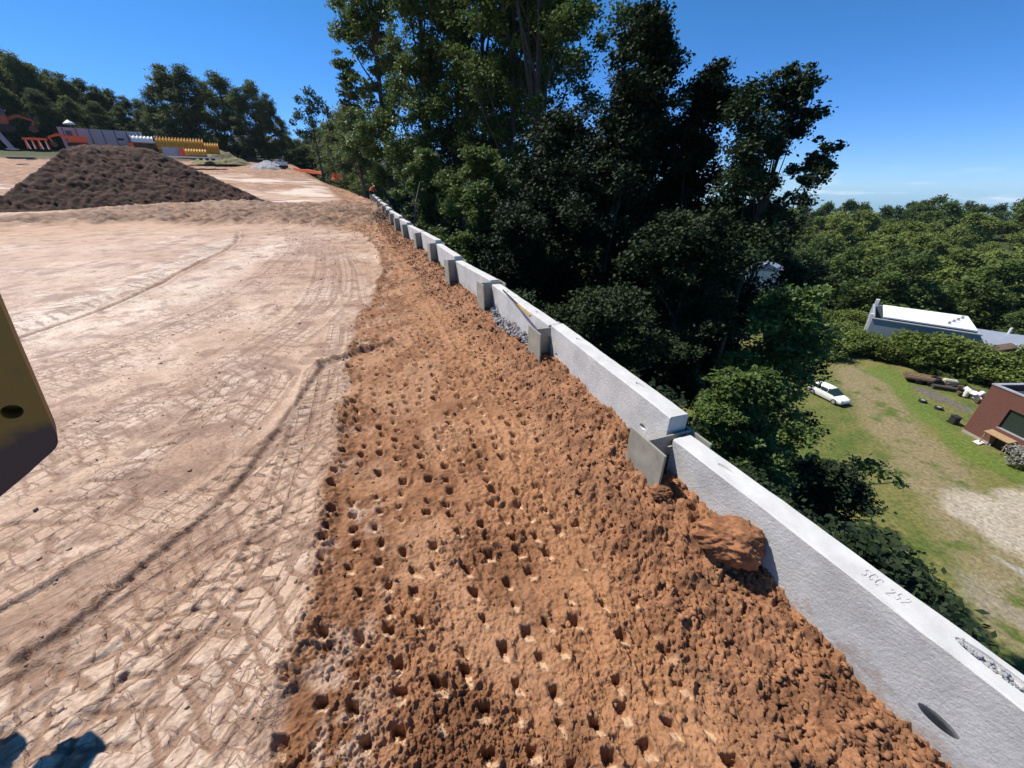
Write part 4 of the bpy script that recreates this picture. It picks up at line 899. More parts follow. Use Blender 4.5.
slope_tree(655, 26, 120, 330, 60, 30000, .24, M_LEAFD, M_BARK, 32, 'dark tree deep in the shade at the back of the wood', 120, .3)
slope_tree(512, 25, -150, 230, 60, 42000, .22, M_LEAF, M_BARK, 33, 'dense tall tree right of the broad middle tree', 190, .3)
slope_tree(452, 32, -120, 170, 46, 26000, .26, M_LEAFN, M_BARK, 34, 'tall bright tree between the two leftmost dark trunks and the broad middle tree', 140, .3)
# prototypes for far trees
protos = []
for i, (h, r, z0, n, ls, lm, sh) in enumerate([(11, 4.6, 2.5, 3200, .85, M_LEAFF, 1), (12.5, 4.2, 3, 3200, .85, M_LEAFF, 1), (10, 5.2, 2, 3400, .9, M_LEAFF, 1.05), (12, 4.8, 2, 3200, .85, M_LEAF, 1)]):
    protos.append(make_tree('forest_tree', 'rounded green tree in the wood on the hillside across the valley', 'tree', (0, 0, 0), h, r, z0*.4, 34, int(n*1.9), ls*.74, lm, M_BARK, 100+i, 'trees on the hillside across the valley', nl=6, sz=.42))
rgt = random.Random(21); placed = []; first = {}
def put(root_i, x, y, sc, label, group, z=None):
    zz0 = tz(x, y) if z is None else z
    if root_i not in first:
        first[root_i] = True; r_ = protos[root_i]; r_.location = (x, y, zz0); r_.rotation_euler = (0, 0, rgt.random()*6.28); r_.scale = (sc,)*3; r_['label'] = label; r_['group'] = group; return r_
    return dup(protos[root_i], (x, y, zz0), rgt.random()*6.28, (sc*rgt.uniform(.9, 1.1), sc*rgt.uniform(.9, 1.1), sc), label, group)
HL, HG = 'rounded green tree in the wood on the hillside across the valley', 'trees on the hillside across the valley'
rows = [(97, 4.6), (105, 4.8), (114, 5.0), (124, 5.4), (136, 5.8), (149, 6.4), (164, 7), (181, 7.6), (200, 8.4), (222, 8.4), (246, 8.6), (270, 8.8), (290, 9)]
cnt = 0
for ri, (dist, sp) in enumerate(rows):
    a0, a1 = math.radians(26), math.radians(56.5)
    n = int((a1-a0)*dist/sp)
    for k in range(n):
        a = a0+(a1-a0)*(k+rgt.uniform(-.3, .3)+(ri % 2)*.5)/n; d_ = dist+rgt.uniform(-4, 4); x, y = d_*math.sin(a), d_*math.cos(a)
        sc = rgt.uniform(.5, 1.05)*(1+.30*(ri > 8)); cnt += 1
        put(3 if (ri < 2 or ri > 9 or rgt.random() < .15) else rgt.choice([0, 1, 2]), x, y, sc, HL, HG, z=tz(x, y)-(2.9*sc if ri > 6 else .3))
print('hill trees', cnt)
# left far trees: tall
pt = [make_tree('tall_tree', 'tall dark green tree in the row beyond the amber pipe stacks', 'tree', (0, 0, 0), 22, 5.4, 1, 60, 14000, .52, M_LEAFL, M_BARK, 200, 'tall trees in the row beyond the pipe stacks', nl=12, sz=.40),
      make_tree('tall_tree', 'tall dark green tree in the row beyond the amber pipe stacks', 'tree', (0, 0, 0), 20, 4.8, .5, 56, 13000, .52, M_LEAFL, M_BARK, 201, 'tall trees in the row beyond the pipe stacks', nl=12, sz=.40)]
fst = [True, True]
def put2(i, u, t, vtop, label=None, group=None, wf=1.0):
    vtop -= 9; p = at(u, 150, t); base = tz(p.x, p.y); k = (vtop-384)/FPX; Z = (-k*p.y*cP-p.y*sP)/(cP-k*sP); h = CAMH+Z-base; sc = h/(22 if i == 0 else 20)
    rz = rgt.random()*6.28
    if fst[i]:
        fst[i] = False; r_ = pt[i]; r_.location = (p.x, p.y, base); r_.rotation_euler = (0, 0, rz); r_.scale = (sc*wf, sc*wf, sc)
    else: r_ = dup(pt[i], (p.x, p.y, base), rz, (sc*wf, sc*wf, sc))
    if label: r_['label'] = label
    if group: r_['group'] = group
    return r_
TR = [(172, 100, 98, 1), (188, 98, 76, 1.0), (206, 97, 78, 1.0), (222, 104, 92, .9), (236, 100, 84, 1.0), (252, 96, 98, .9), (266, 98, 92, .8), (278, 100, 104, .8), (246, 108, 110, 1), (270, 108, 118, 1), (192, 108, 100, 1.0), (212, 110, 110, 1.0), (286, 112, 128, .9)]
ORDW = ['first', 'second', 'third', 'fourth', 'fifth', 'sixth', 'seventh', 'eighth', 'ninth', 'tenth', 'eleventh', 'twelfth', 'thirteenth', 'fourteenth', 'fifteenth', 'sixteenth']
for k, (u, t, vt, wf) in enumerate(TR):
    put2(k % 2, u, t, vt, ORDW[sorted([q_[0] for q_ in TR]).index(u)]+' tall tree from the left in the row beyond the amber stacks', None, wf)
ORDW2 = ORDW[:14]
LG = 'trees on the rising ground at the far left'; LL = 'broad green tree in the wood rising at the far left'
for k, (u, t, vt, wf) in enumerate([(-25, 95, 40, 1.1), (5, 100, 46, 1.0), (22, 98, 50, 1.0), (40, 104, 56, 1.0), (55, 100, 66, 1.0), (68, 104, 76, .9), (80, 108, 82, .9), (92, 106, 84, .9), (106, 112, 90, 1), (118, 112, 96, 1), (130, 116, 100, 1), (142, 116, 106, 1), (155, 118, 110, 1), (164, 112, 116, 1),
                                (15, 112, 60, 1.1), (48, 114, 74, 1.1), (76, 118, 92, 1.1), (100, 120, 98, 1.1), (124, 122, 108, 1.1), (30, 92, 92, 1), (60, 94, 100, 1), (88, 98, 106, 1), (112, 102, 112, 1), (134, 104, 116, 1), (152, 106, 120, 1), (2, 90, 84, 1), (176, 106, 118, 1)]):
    put2(k % 2, u, t, vt, ('back' if k > 13 else 'front')+' row broad tree at the far left, %s from the left edge' % ORDW2[k % 14], LG, wf)
BL, BG2 = 'small tree in the line behind the far end of the site', 'trees behind the far end of the site'
BTR = [(298, 125, 150, 1.3), (310, 130, 146, 1.3), (322, 128, 140, 1.2), (333, 120, 134, 1.2), (344, 110, 126, 1.1), (352, 96, 118, 1), (340, 100, 140, 1.2), (326, 118, 150, 1.4), (304, 118, 156, 1.3), (290, 116, 146, 1.2), (358, 84, 120, .9), (366, 72, 130, .9), (348, 80, 146, 1.1), (356, 68, 150, 1.0), (366, 60, 156, .9)]
BUS = sorted(u+t*.001 for u, t, vt, wf in BTR)
for k, (u, t, vt, wf) in enumerate(BTR):
    put2(k % 2, u, t, vt, ORDW[BUS.index(u+t*.001)]+' tree from the left behind the far end of the site', BG2, wf)
p = at(318, 150, 92); b_ = tz(p.x, p.y)
cls = [(math.cos(a)*q_, math.sin(a)*q_, z, s_, s_, s_*.9) for a, q_, z, s_ in [(0, .5, 21, 1.3), (2, 1.6, 19, 1.3), (3.3, 2.6, 16.5, 1.4), (.2, 3.4, 17.5, 1.4), (.5, 4.0, 14.5, 1.3), (5, 2, 15, 1.5), (3, 3.6, 13, 1.2), (1, .6, 17.5, 1.5), (.1, 5.4, 11, 1.5), (.3, 5.6, 9, 1.2), (4, 1.5, 12.5, 1.3), (3.1, 1.9, 19.5, 1.0), (6, 2.6, 19, 1.2), (3.2, 4.4, 15, .9)]]
make_tree('slender_tree', 'slender open tree with a forked bare trunk standing alone against the sky', 'tree', (p.x, p.y, b_), 22, 4, 8, 0, 2300, .6, M_LEAF, M_BARK, 301, None, .33, clumps=cls, nl=14)
# shrubs and hedge in the valley
sh = [make_tree('shrub', 'rounded green shrub between the lawn and the white roofed building', 'shrub', (0, 0, 0), 2.6, 2.3, .3, 20, 4200, .26, lm, M_BARK, 400+i, 'shrubs between the lawn and the white roofed building', nl=6, sz=.42, trunk_r=.06) for i, lm in enumerate((M_LEAFB, M_LEAFF, M_LEAFB))]
fs = [True]*3
def putshrub(i, u, v, sc, label=None, group=None):
    x, y = vp(u, v)
    uu_ = (x-54.6)*.76-(y-55.6)*.65; vv_ = (x-54.6)*.65+(y-55.6)*.76
    if -2 < uu_ < 36 and vv_ > -2.2: y -= (vv_+2.2)*.76; x -= (vv_+2.2)*.65

    if fs[i]: fs[i] = False; r_ = sh[i]; r_.location = (x, y, tz(x, y)-.1); r_.scale = (sc,)*3
    else: r_ = dup(sh[i], (x, y, tz(x, y)-.1), rgt.random()*6.28, sc)
    if label: r_['label'] = label
    if group: r_['group'] = group
for k, (u, v, s_) in enumerate([(835, 352, 1.00), (850, 346, 1.10), (866, 350, .9), (880, 356, 1.00), (893, 360, 1.1), (905, 362, 1.2), (918, 365, 1.1), (931, 368, 1.2), (944, 371, 1.2), (957, 374, 1.3), (970, 378, 1.2), (984, 380, 1.2), (998, 384, 1.2), (1012, 388, 1.1), (1026, 390, 1.2),
                               (842, 340, 1.10), (858, 338, 1.20), (900, 350, 1.59), (915, 352, 1.59), (930, 354, 1.71), (946, 356, 1.59), (962, 360, 1.4), (978, 362, 1.4), (994, 366, 1.3), (1010, 370, 1.3), (1026, 374, 1.3), (1042, 380, 1.3),
                               (925, 344, 1.46), (940, 345, 1.59), (955, 348, 1.46), (985, 350, 1.59), (1001, 352, 1.71), (1018, 356, 1.71), (1035, 360, 1.4), (846, 330, 1.30), (864, 332, 1.20), (878, 344, 1.00), (830, 344, 1.30), (824, 334, 1.50), (820, 356, 1.20)]):
    putshrub(k % 3, u, v, s_)
for (u, v, s_) in [(903, 361, .25), (916, 366, .35), (922, 368, .35), (932, 373, .4), (945, 377, .3), (960, 383, .3)]: putshrub(2, u, v+2, s_, 'low clump of plants along the lawn edge before the hedge', 'low clumps along the lawn edge')
# undergrowth on the shaded slope
us = [make_tree('undergrowth_bush', 'dark leafy bush on the shaded slope below the wall', 'bush', (0, 0, 0), 2.2, 1.7, .1, 16, 3600, .15, M_LEAFD, M_BARK, 450, 'bushes on the shaded slope below the wall', nl=6, sz=.42, trunk_r=.04)]
fu = True
for k in range(95):
    y = rgt.uniform(3, 34)**1.0; d = rgt.uniform(2.2, 18) if k > 30 else rgt.uniform(1.3, 5); x = float(xw(y))+d
    if d > 12 and y < 13: continue
    if y < 5.5 and d < 3.5: continue
    s_ = rgt.uniform(.6, 1.2) if d > 3 else rgt.uniform(.4, .6)
    z = tz(x, y)-.15
    if fu: fu = False; us[0].location = (x, y, z); us[0].scale = (s_,)*3
    else: dup(us[0], (x, y, z), rgt.random()*6.28, s_)
for k in range(60):
    y = rgt.uniform(22, 66); d = rgt.uniform(2.5, 14); x = float(xw(y))+d; s_ = rgt.uniform(1.1, 2.2)
    dup(us[0], (x, y, tz(x, y)-.3), rgt.random()*6.28, s_)
for k in range(70):
    a = math.radians(rgt.uniform(-24, 27)); r_ = rgt.uniform(45, 150); x, y = r_*math.sin(a), r_*math.cos(a)
    if x-float(xw(y)) < 12: continue
    dup(protos[rgt.choice([1, 3])], (x, y, tz(x, y)-.3), rgt.random()*6.28, rgt.uniform(.9, 1.4), 'tree deep in the wood behind the wall, glimpsed between the nearer trunks', 'trees deep in the wood behind the wall')
# a bare stem leaning behind the far panels
st_ = MB(); p0 = at(409, 222, 18.5); p1 = at(420, 182, 18.8); st_.tube([p0-Vector((0, 0, 1.5)), p0.lerp(p1, .5)+Vector((.05, 0, 0)), p1], [.05, .04, .02], 6)
tag(st_.build('sapling_stem', M_BARKP), 'thin bare leaning stem behind the small far panels', 'sapling')
# ---------------------------------------------------------------- valley buildings
def vec2(p): return Vector((p[0], p[1], 0))
mbr, nb_, bb, LB = newmat('red_brick'); tcn = nb_.nodes.new('ShaderNodeTexCoord'); mpp = nb_.nodes.new('ShaderNodeMapping'); mpp.inputs['Rotation'].default_value = (math.pi/2, 0, math.pi/2)
bt = nb_.nodes.new('ShaderNodeTexBrick'); bt.inputs['Scale'].default_value = 4.4; bt.inputs['Color1'].default_value = (.15, .05, .035, 1); bt.inputs['Color2'].default_value = (.11, .038, .028, 1); bt.inputs['Mortar'].default_value = (.17, .11, .09, 1); bt.inputs['Mortar Size'].default_value = .015
LB.new(tcn.outputs['Object'], mpp.inputs[0]); LB.new(mpp.outputs[0], bt.inputs['Vector']); LB.new(bt.outputs['Color'], bb.inputs['Base Color']); bb.inputs['Roughness'].default_value = .9
M_BRICK = mbr
M_ROOFD = simple('dark_roof_membrane', (.03, .035, .05), .7, 0, 1, .3, 0)
M_TARP = simple('blue_tarp', (.02, .07, .30), .5, 0, 3, .3, .3)
M_SIDING = simple('blue_grey_siding', (.30, .35, .40), .7, 0, 1.5, .12, 0)
M_METR = simple('white_metal_roof', (.80, .82, .82), .4, 0, .6, .08, 0)
M_GREYR = simple('grey_metal_roof', (.30, .33, .38), .5, .2, 1, .15, 0)
M_BRN = simple('brown_shingle', (.09, .06, .045), .9, 0, 3, .3, .2)
def facade(name, mat, parent, L_, H_, th, holes, z0=0):    # wall in local xz, openings left open
    xs_ = sorted({0, L_, *[h for q_ in holes for h in (q_[0], q_[1])]}); zs_ = sorted({z0, H_, *[h for q_ in holes for h in (q_[2], q_[3])]})
    mb = MB()
    for x0, x1 in zip(xs_, xs_[1:]):
        for z0_, z1 in zip(zs_, zs_[1:]):
            cx, cz = (x0+x1)/2, (z0_+z1)/2
            if any(q_[0] < cx < q_[1] and q_[2] < cz < q_[3] for q_ in holes): continue
            mb.box((cx, th/2, cz), (x1-x0, th, z1-z0_))
    bmesh.ops.remove_doubles(mb.bm, verts=mb.bm.verts, dist=.0005)
    seen = {}
    for f in list(mb.bm.faces):
        k = tuple(sorted(v.index for v in f.verts))
    mb.bm.verts.index_update(); dead = []
    for f in mb.bm.faces:
        k = tuple(sorted(v.index for v in f.verts)); seen.setdefault(k, []).append(f)
    for k, fl in seen.items():
        if len(fl) > 1: dead += fl
    bmesh.ops.delete(mb.bm, geom=dead, context='FACES')
    return mb.build(name, mat, parent)
c0 = vec2(vp(962, 431)); d_ = Vector((.02, -1, 0)).normalized(); ang = math.atan2(d_.y, d_.x)
bk = thing('brick_building', 'red brick flat roofed building with a large dark window at the right edge', 'building', (c0.x, c0.y, VZ-.1), ang)
H_ = 5.6; Lf = 13; Dp = 9            # local +x along the front, local +y away (to the right)
facade('front_wall', M_BRICK, bk, Lf, H_, .25, [(2.2, 6.2, 2.1, 4.1), (2.6, 4.6, -.2, 1.0+.3)], 0.35)
sd = MB(); sd.box((.125, Dp/2+.25, H_/2), (.25, Dp, H_)); sd.box((Lf-.125, Dp/2+.25, H_/2), (.25, Dp, H_)); sd.box((Lf/2, Dp+.37, H_/2), (Lf, .25, H_)); sd.build('side_wall', M_BRICK, bk)
fd = MB(); fd.box((1.3, .10, .175), (2.6, .32, .35)); fd.box((8.8, .10, .175), (8.4, .32, .35)); fd.build('foundation', M_FOUND, bk)
rf = MB().box((Lf/2, Dp/2+.25, H_-.55), (Lf-.5, Dp-.25, .1)).build('roof', M_ROOFD, bk)
cp = MB(); cp.box((Lf/2, .12, H_+.05), (Lf+.1, .36, .1)); cp.box((.12, Dp/2+.32, H_+.05), (.36, Dp-.04, .1)); cp.box((Lf-.12, Dp/2+.32, H_+.05), (.36, Dp-.04, .1)); cp.build('parapet_cap', M_GREYP, bk)
tp = MB(); tp.box((4.0, 4.5, H_-.35), (2.6, 1.8, .3), RZ(.3), .1); tp.build('blue_tarp', M_TARP, bk)
vn = MB(); vn.box((2.4, 2.4, H_-.2), (.8, .7, .6), None, .05); vn.box((2.0, 3.8, H_-.3), (.5, .5, .4), None, .03); vn.build('roof_vent', M_WHITE, bk)
wn = MB(); wn.box((4.2, .14, 2.06), (4.2, .30, .09)); wn.box((4.2, .17, 4.14), (4.16, .2, .08)); wn.box((2.16, .17, 3.1), (.08, .2, 2.0)); wn.box((6.24, .17, 3.1), (.08, .2, 2.0)); wn.box((4.2, .17, 3.1), (.07, .12, 2.0))
wf_ = wn.build('window', M_GREYP, bk); MB().box((4.2, .19, 3.1), (4.0, .03, 2.0)).build('pane', M_GLASS, wf_)
MB().box((3.6, .2, .55), (1.9, .05, 1.3)).build('door', M_BLACK, bk)
aw = MB(); aw.box((3.0, -.35, 1.55), (2.1, .8, .10), RX(.25), .02); aw.box((2.1, -.6, .75), (.08, .08, 1.5)); aw.box((3.9, -.6, .75), (.08, .08, 1.5)); aw.build('awning', M_WOOD, bk)
pth = MB()
x, y = vp(958, 425); bn = thing('trash_bin', 'dark wheeled bin beside the corner of the brick building', 'bin', (x-.3, y+.3, VZ)); bn.scale = (.8,)*3; MB().box((0, 0, .55), (.75, .8, 1.0), None, .05).build('body', M_BLACK, bn); MB().box((0, 0, 1.1), (.85, .9, .1), RX(.08), .03).build('lid', M_BLACK, bn); MB().tube([(-.4, .42, .12), (.4, .42, .12)], .12, 12).build('wheels', M_BLACK, bn)
# grey leafless bush by the brick front
bs = make_tree('pale_bush', 'grey green rounded bush beside the brick front', 'bush', (*vp(1017, 466), VZ), 2.4, 1.3, .4, 10, 1500, .2, simple('grey_leaf', (.22, .22, .19), .8, 0, 3, .3, 0), M_BARK, 500, nl=5, sz=.45, trunk_r=.05)
# white roofed building
uD = Vector((.76, -.65, 0)).normalized(); P1 = Vector((54.6, 55.6, 0)); ang = math.atan2(uD.y, uD.x)
wb = thing('long_building', 'long blue grey building with a bright white roof behind the hedge', 'building', (P1.x, P1.y, VZ-.1), ang)
Lw, Dw, Hw = 11.2, 10.0, 5.0
facade('front_wall', M_SIDING, wb, Lw, Hw, .2, [(3.6, 5.2, 2.0, 3.0), (8.0, 9.2, 2.0, 3.0)])
sd = MB(); sd.box((.1, Dw/2+.2, Hw/2), (.2, Dw, Hw)); sd.box((Lw-.1, Dw/2+.2, Hw/2), (.2, Dw, Hw)); sd.box((Lw/2, Dw+.3, Hw/2), (Lw, .2, Hw)); sd.build('side_wall', M_SIDING, wb)
MB().box((Lw/2+.5, Dw/2+.8, Hw+.12), (Lw-1.4, Dw-1.4, .22), None, .03).build('roof', M_METR, wb)
pw = MB(); pw.box((Lw/2, .1, Hw+.06), (Lw+.2, .42, .12)); pw.box((.1, Dw/2+.35, Hw+.06), (.3, Dw-.1, .12)); pw.build('parapet', M_GREYP, wb)
MB().box((-.2, .8, Hw/2+.2), (.35, .5, Hw+.8), None, .03).build('chimney', M_WHITE, wb); MB().box((.3, Dw-.5, Hw+.5), (.5, .5, 1.2), None, .03).build('chimney', M_WHITE, wb)
for fx in (4.4, 8.6): q_ = MB().box((fx, .1, 2.5), (1.5, .1, .95)).build('window', M_GREYP, wb); MB().box((fx, .03, 2.5), (1.3, .05, .8)).build('pane', M_GLASS, q_)
vv = MB()
for k in range(4): vv.box((8.3+k*.6, 3+k*1.6, Hw+.4), (.3, .3, .4), None, .03)
vv.build('roof_vent', M_GREYP, wb)
P2 = P1+uD*(Lw+.05); gb = thing('low_building', 'lower blue grey roofed wing running on to the right of the white roof', 'building', (P2.x, P2.y, VZ-.1), ang)
Lg, Dg = 24, 8; mb = MB()
for (a, b) in (((0, 3.6), (Dg/2, 4.8)), ((Dg/2, 4.8), (Dg, 3.6))):
    M_ = [(0, a[0], a[1]), (Lg, a[0], a[1]), (Lg, b[0], b[1]), (0, b[0], b[1])]; v1 = [mb.bm.verts.new(p) for p in M_]; v2 = [mb.bm.verts.new((p[0], p[1], p[2]+.15)) for p in M_]; mb.bm.faces.new(v1); mb.bm.faces.new(v2[::-1])
    for k in range(4): mb.bm.faces.new((v1[k], v1[(k+1) % 4], v2[(k+1) % 4], v2[k]))
mb.build('roof', M_GREYR, gb)
MB().prism([(0, .2), (Lg, .2), (Lg, Dg-.2), (0, Dg-.2)], 3.6).build('wall', M_SIDING, gb)
vv = MB()
for k in range(3): vv.tube([(3+k*5.5, Dg/2, 4.8), (3+k*5.5, Dg/2, 5.7)], .14, 10)
vv.build('roof_vent', M_WHITE, gb)
P3 = P1+uD*(Lw+.6)-Vector((.65, .76, 0))*2.2
gh = thing('gabled_shed', 'small brown gabled shed in front of the grey roofed wing', 'shed', (P3.x, P3.y, VZ), ang)
mb = MB(); q4 = [(0, 3.2), (2.2, 4.4), (4.4, 3.2)]
mb.bm.free(); mb = MB(); MM_ = Matrix(((1, 0, 0, 0), (0, 0, 1, 0), (0, 1, 0, 0), (0, 0, 0, 1))); mb.prism([(.1, 0), (4.3, 0), (4.3, 3.2), (2.2, 4.25), (.1, 3.2)], 2.1, MM_); mb.build('wall', M_BRN, gh)
mb = MB(); mb.prism([(-.2, 3.1), (2.2, 4.35), (4.6, 3.1), (4.6, 3.28), (2.2, 4.55), (-.2, 3.28)], 2.4, MM_ @ Matrix.Translation((0, 0, -.15))); mb.build('roof', M_BRN, gh)
# white house far behind the dark trees
p = at(764, 272, 62); hz = tz(p.x, p.y); wh = thing('white_house', 'white house glimpsed through a gap in the dark trees', 'house', (p.x, p.y, p.z-3.4), -.5)
MB().box((0, 0, 2), (4.6, 5, 4)).build('wall', M_WHITE, wh); MB().prism([(-2.7, 4), (2.7, 4), (0, 5.2)], 5.6, Matrix(((1, 0, 0, 0), (0, 0, 1, -2.8), (0, 1, 0, .0), (0, 0, 0, 1)))).build('roof', M_GREYR, wh)
q_ = MB().box((-.9, -2.53, 2.6), (.9, .08, 1.1)).build('window', M_GREYP, wh); MB().box((-.9, -2.58, 2.6), (.7, .04, .9)).build('pane', M_GLASS, q_)
# wires
wr = MB(); a = at(880, 298, 74); b = at(1100, 340, 60)
for k in range(2):
    pts_ = [a.lerp(b, i/12)+Vector((0, 0, -k*.5-1.2*(1-(2*i/12-1)**2))) for i in range(13)]; wr.tube(pts_, .03, 4)
tag(wr.build('overhead_wires', M_BLACK), 'thin dark overhead wires behind the white roof', 'wires')
up = thing('utility_pole', 'thin wooden utility pole at the end of the overhead wires', 'pole', (a.x, a.y, VZ)); MB().tube([(0, 0, -.2), (0, 0, a.z-VZ+.5)], [.14, .1], 8).build('pole', M_BARK, up); MB().box((0, 0, a.z-VZ), (1.6, .1, .1)).build('crossarm', M_BARK, up)

# ---------------------------------------------------------------- car
x, y = vp(827, 398); cr_ = thing('parked_car', 'white hatchback parked on the grass beside the leafy tree', 'car', (x, y, VZ+.02), math.atan2(-.965, .26))
def loft(secs, mat, name, parent, smooth=True):    # secs: x, halfwidth bottom, halfwidth top, z bottom, z top
    bm = bmesh.new(); rings = []
    for (x, wb_, wt_, zb, zt_) in secs:
        rings.append([bm.verts.new((x, sx*w_, z_)) for sx, w_, z_ in ((-1, wb_*.94, zb), (-1, wb_, zb+(zt_-zb)*.3), (-1, wb_, zb+(zt_-zb)*.6), (-1, wt_, zt_-.04), (-1, wt_*.8, zt_), (1, wt_*.8, zt_), (1, wt_, zt_-.04), (1, wb_, zb+(zt_-zb)*.6), (1, wb_, zb+(zt_-zb)*.3), (1, wb_*.94, zb))])
    n = 10
    for a, b in zip(rings, rings[1:]):
        for k in range(n): bm.faces.new((a[k], a[(k+1) % n], b[(k+1) % n], b[k]))
    bm.faces.new(rings[0][::-1]); bm.faces.new(rings[-1]); bmesh.ops.recalc_face_normals(bm, faces=bm.faces)
    me = bpy.data.meshes.new(name); bm.to_mesh(me); bm.free(); me.materials.append(mat)
    o = bpy.data.objects.new(name, me); COL.objects.link(o); o.parent = parent; return o
M_CAR = simple('white_car_paint', (.75, .76, .77), .22, 0, 2, .03, 0)
loft([(-2.1, .72, .66, .38, .72), (-2.02, .84, .76, .26, .92), (-1.2, .88, .80, .22, .98), (0, .88, .82, .22, .98), (.9, .88, .80, .22, .96), (1.6, .86, .74, .24, .86), (2.02, .78, .66, .28, .72), (2.12, .66, .56, .36, .6)], M_CAR, 'body', cr_)
loft([(-1.95, .74, .62, .9, 1.0), (-1.5, .76, .64, .9, 1.40), (-.6, .78, .66, .9, 1.47), (.2, .78, .66, .9, 1.44), (1.15, .76, .62, .88, .96)], M_GLASS, 'windows', cr_)
loft([(-1.6, .5, .46, 1.36, 1.415), (-1.45, .67, .63, 1.34, 1.45), (-.6, .69, .66, 1.36, 1.50), (.15, .67, .64, 1.36, 1.475), (.3, .5, .46, 1.36, 1.43)], M_CAR, 'roof', cr_)
pl_ = MB()
for sy in (-1, 1):
    for (xa, xb_, wa) in ((-.62, -.62, .03), (.22, .22, .03)): pl_.box((xa, sy*.735, 1.15), (.07, .07, .5), RX(sy*.22))
pl_.build('pillar', M_CAR, cr_)
for sx_ in (-1.3, 1.32):
    for sy in (-1, 1):
        wl = MB().tube([(sx_, sy*.70, .32), (sx_, sy*.90, .32)], .32, 20).build('wheel', M_BLACK, cr_); MB().tube([(sx_, sy*.88, .32), (sx_, sy*.915, .32)], .19, 14).build('rim', M_GREYP, wl)
for sy in (-1, 1):
    MB().box((-2.06, sy*.66, .8), (.06, .2, .22), None, .02).build('taillight', M_RED, cr_); MB().box((2.0, sy*.6, .66), (.12, .26, .12), None, .02).build('headlight', M_GREYP, cr_)
# ---------------------------------------------------------------- yard clutter
def yard(name, label, cat, u, v, rz=0): x, y = vp(u, v); return thing(name, label, cat, (x, y, VZ+.05), rz)
rgy = random.Random(9)
lt = yard('trailer', 'flat trailer loaded with long timbers at the far end of the gravel patch', 'trailer', 924, 383, -.55)
MB().box((0, 0, .5), (4.2, 1.8, .14), None, .02).build('bed', M_RUST, lt)
for sx_ in (-.8, .3):
    for sy in (-.9, .9): MB().tube([(sx_, sy-.1, .3), (sx_, sy+.1, .3)], .3, 14).build('wheel', M_BLACK, lt)
tm = MB()
for k in range(9): tm.box((rgy.uniform(-.2, .2), -.75+k*.18, .66+(k % 3)*.08), (3.8, .12, .12), RZ(rgy.uniform(-.04, .04)))
tm.build('timber', M_WOOD, lt)
tr = yard('garden_tractor', 'small dark tractor with a pale hood beside the timber trailer', 'tractor', 941, 387, -.5)
MB().box((.5, 0, .85), (1.3, .7, .6), None, .1).build('hood', simple('cream_paint', (.55, .52, .38), .5), tr); MB().box((-.4, 0, .6), (1.2, .9, .3), None, .05).build('chassis', M_BLACK, tr); MB().box((-.6, 0, .95), (.5, .5, .4), None, .1).build('seat', M_BLACK, tr)
for sx_, rd in ((-.7, .55), (.9, .35)):
    for sy in (-.6, .6): MB().tube([(sx_, sy-.12, rd), (sx_, sy+.12, rd)], rd, 16).build('wheel', M_BLACK, tr)
MB().tube([(.3, .1, 1.1), (.3, .1, 2.0)], .05, 8).build('exhaust', M_BLACK, tr)
lg = yard('log_stack', 'low dark stack of logs between the tractor and the scrap heap', 'log stack', 955, 391, -.5); mb = MB()
for k in range(9): mb.tube([(-2.3, -.5+.28*(k % 5), .15+.24*(k//5)), (2.3+rgy.uniform(-.4, .2), -.5+.28*(k % 5), .15+.24*(k//5))], .13, 8)
mb.build('logs', M_BARK, lg)
sc_ = yard('scrap_heap', 'jumbled heap of white drums and dark scrap beside the brick building', 'scrap heap', 973, 397, .2)
mb = MB()
for k in range(5): mb.tube([(rgy.uniform(-1.3, .3), rgy.uniform(-1, 1), .1), (rgy.uniform(-1.3, .3), rgy.uniform(-1, 1), .9)], .26, 12)
mb.build('white_drums', M_WHITE, sc_); mb = MB()
for k in range(12): mb.box((rgy.uniform(-1.4, 1.8), rgy.uniform(-1.4, 1.2), rgy.uniform(.15, .7)), (rgy.uniform(.3, 1), rgy.uniform(.2, .6), rgy.uniform(.1, .5)), RZ(rgy.uniform(0, 3)), .02)
mb.build('dark_scrap', M_RUST, sc_)
for u, v, l_ in ((922, 402, 'small dark tyre on the grass left of the gravel patch'), (938, 409, 'small dark tyre at the near edge of the gravel patch')):
    ty = yard('tyre', l_, 'tyre', u, v); bm = bmesh.new(); mb = MB(); mb.tube([(0, 0, 0), (0, 0, .22)], .38, 18).build('rubber', M_BLACK, ty); MB().tube([(0, 0, .1), (0, 0, .24)], .2, 12).build('rim', M_GREYP, ty); bm.free()
bd = yard('white_board', 'small white board lying on the grass before the brick building', 'board', 978, 443, .3); MB().box((0, 0, .05), (.9, .5, .06), RX(.1)).build('board', M_WHITE, bd)

# ---------------------------------------------------------------- things at the far end of the site
def far(name, label, cat, u, v, t, rz=0, group=None):
    p = at(u, v, t); return thing(name, label, cat, (p.x, p.y, tz(p.x, p.y)), rz, group), p
def face(u): a = (u-512)/FPX; return -math.atan2(a, cP+.28)     # turn local x parallel to the picture
def zfar(p, v):
    k = (v-384)/FPX; return CAMH+(-k*p.y*cP-p.y*sP)/(cP-k*sP)
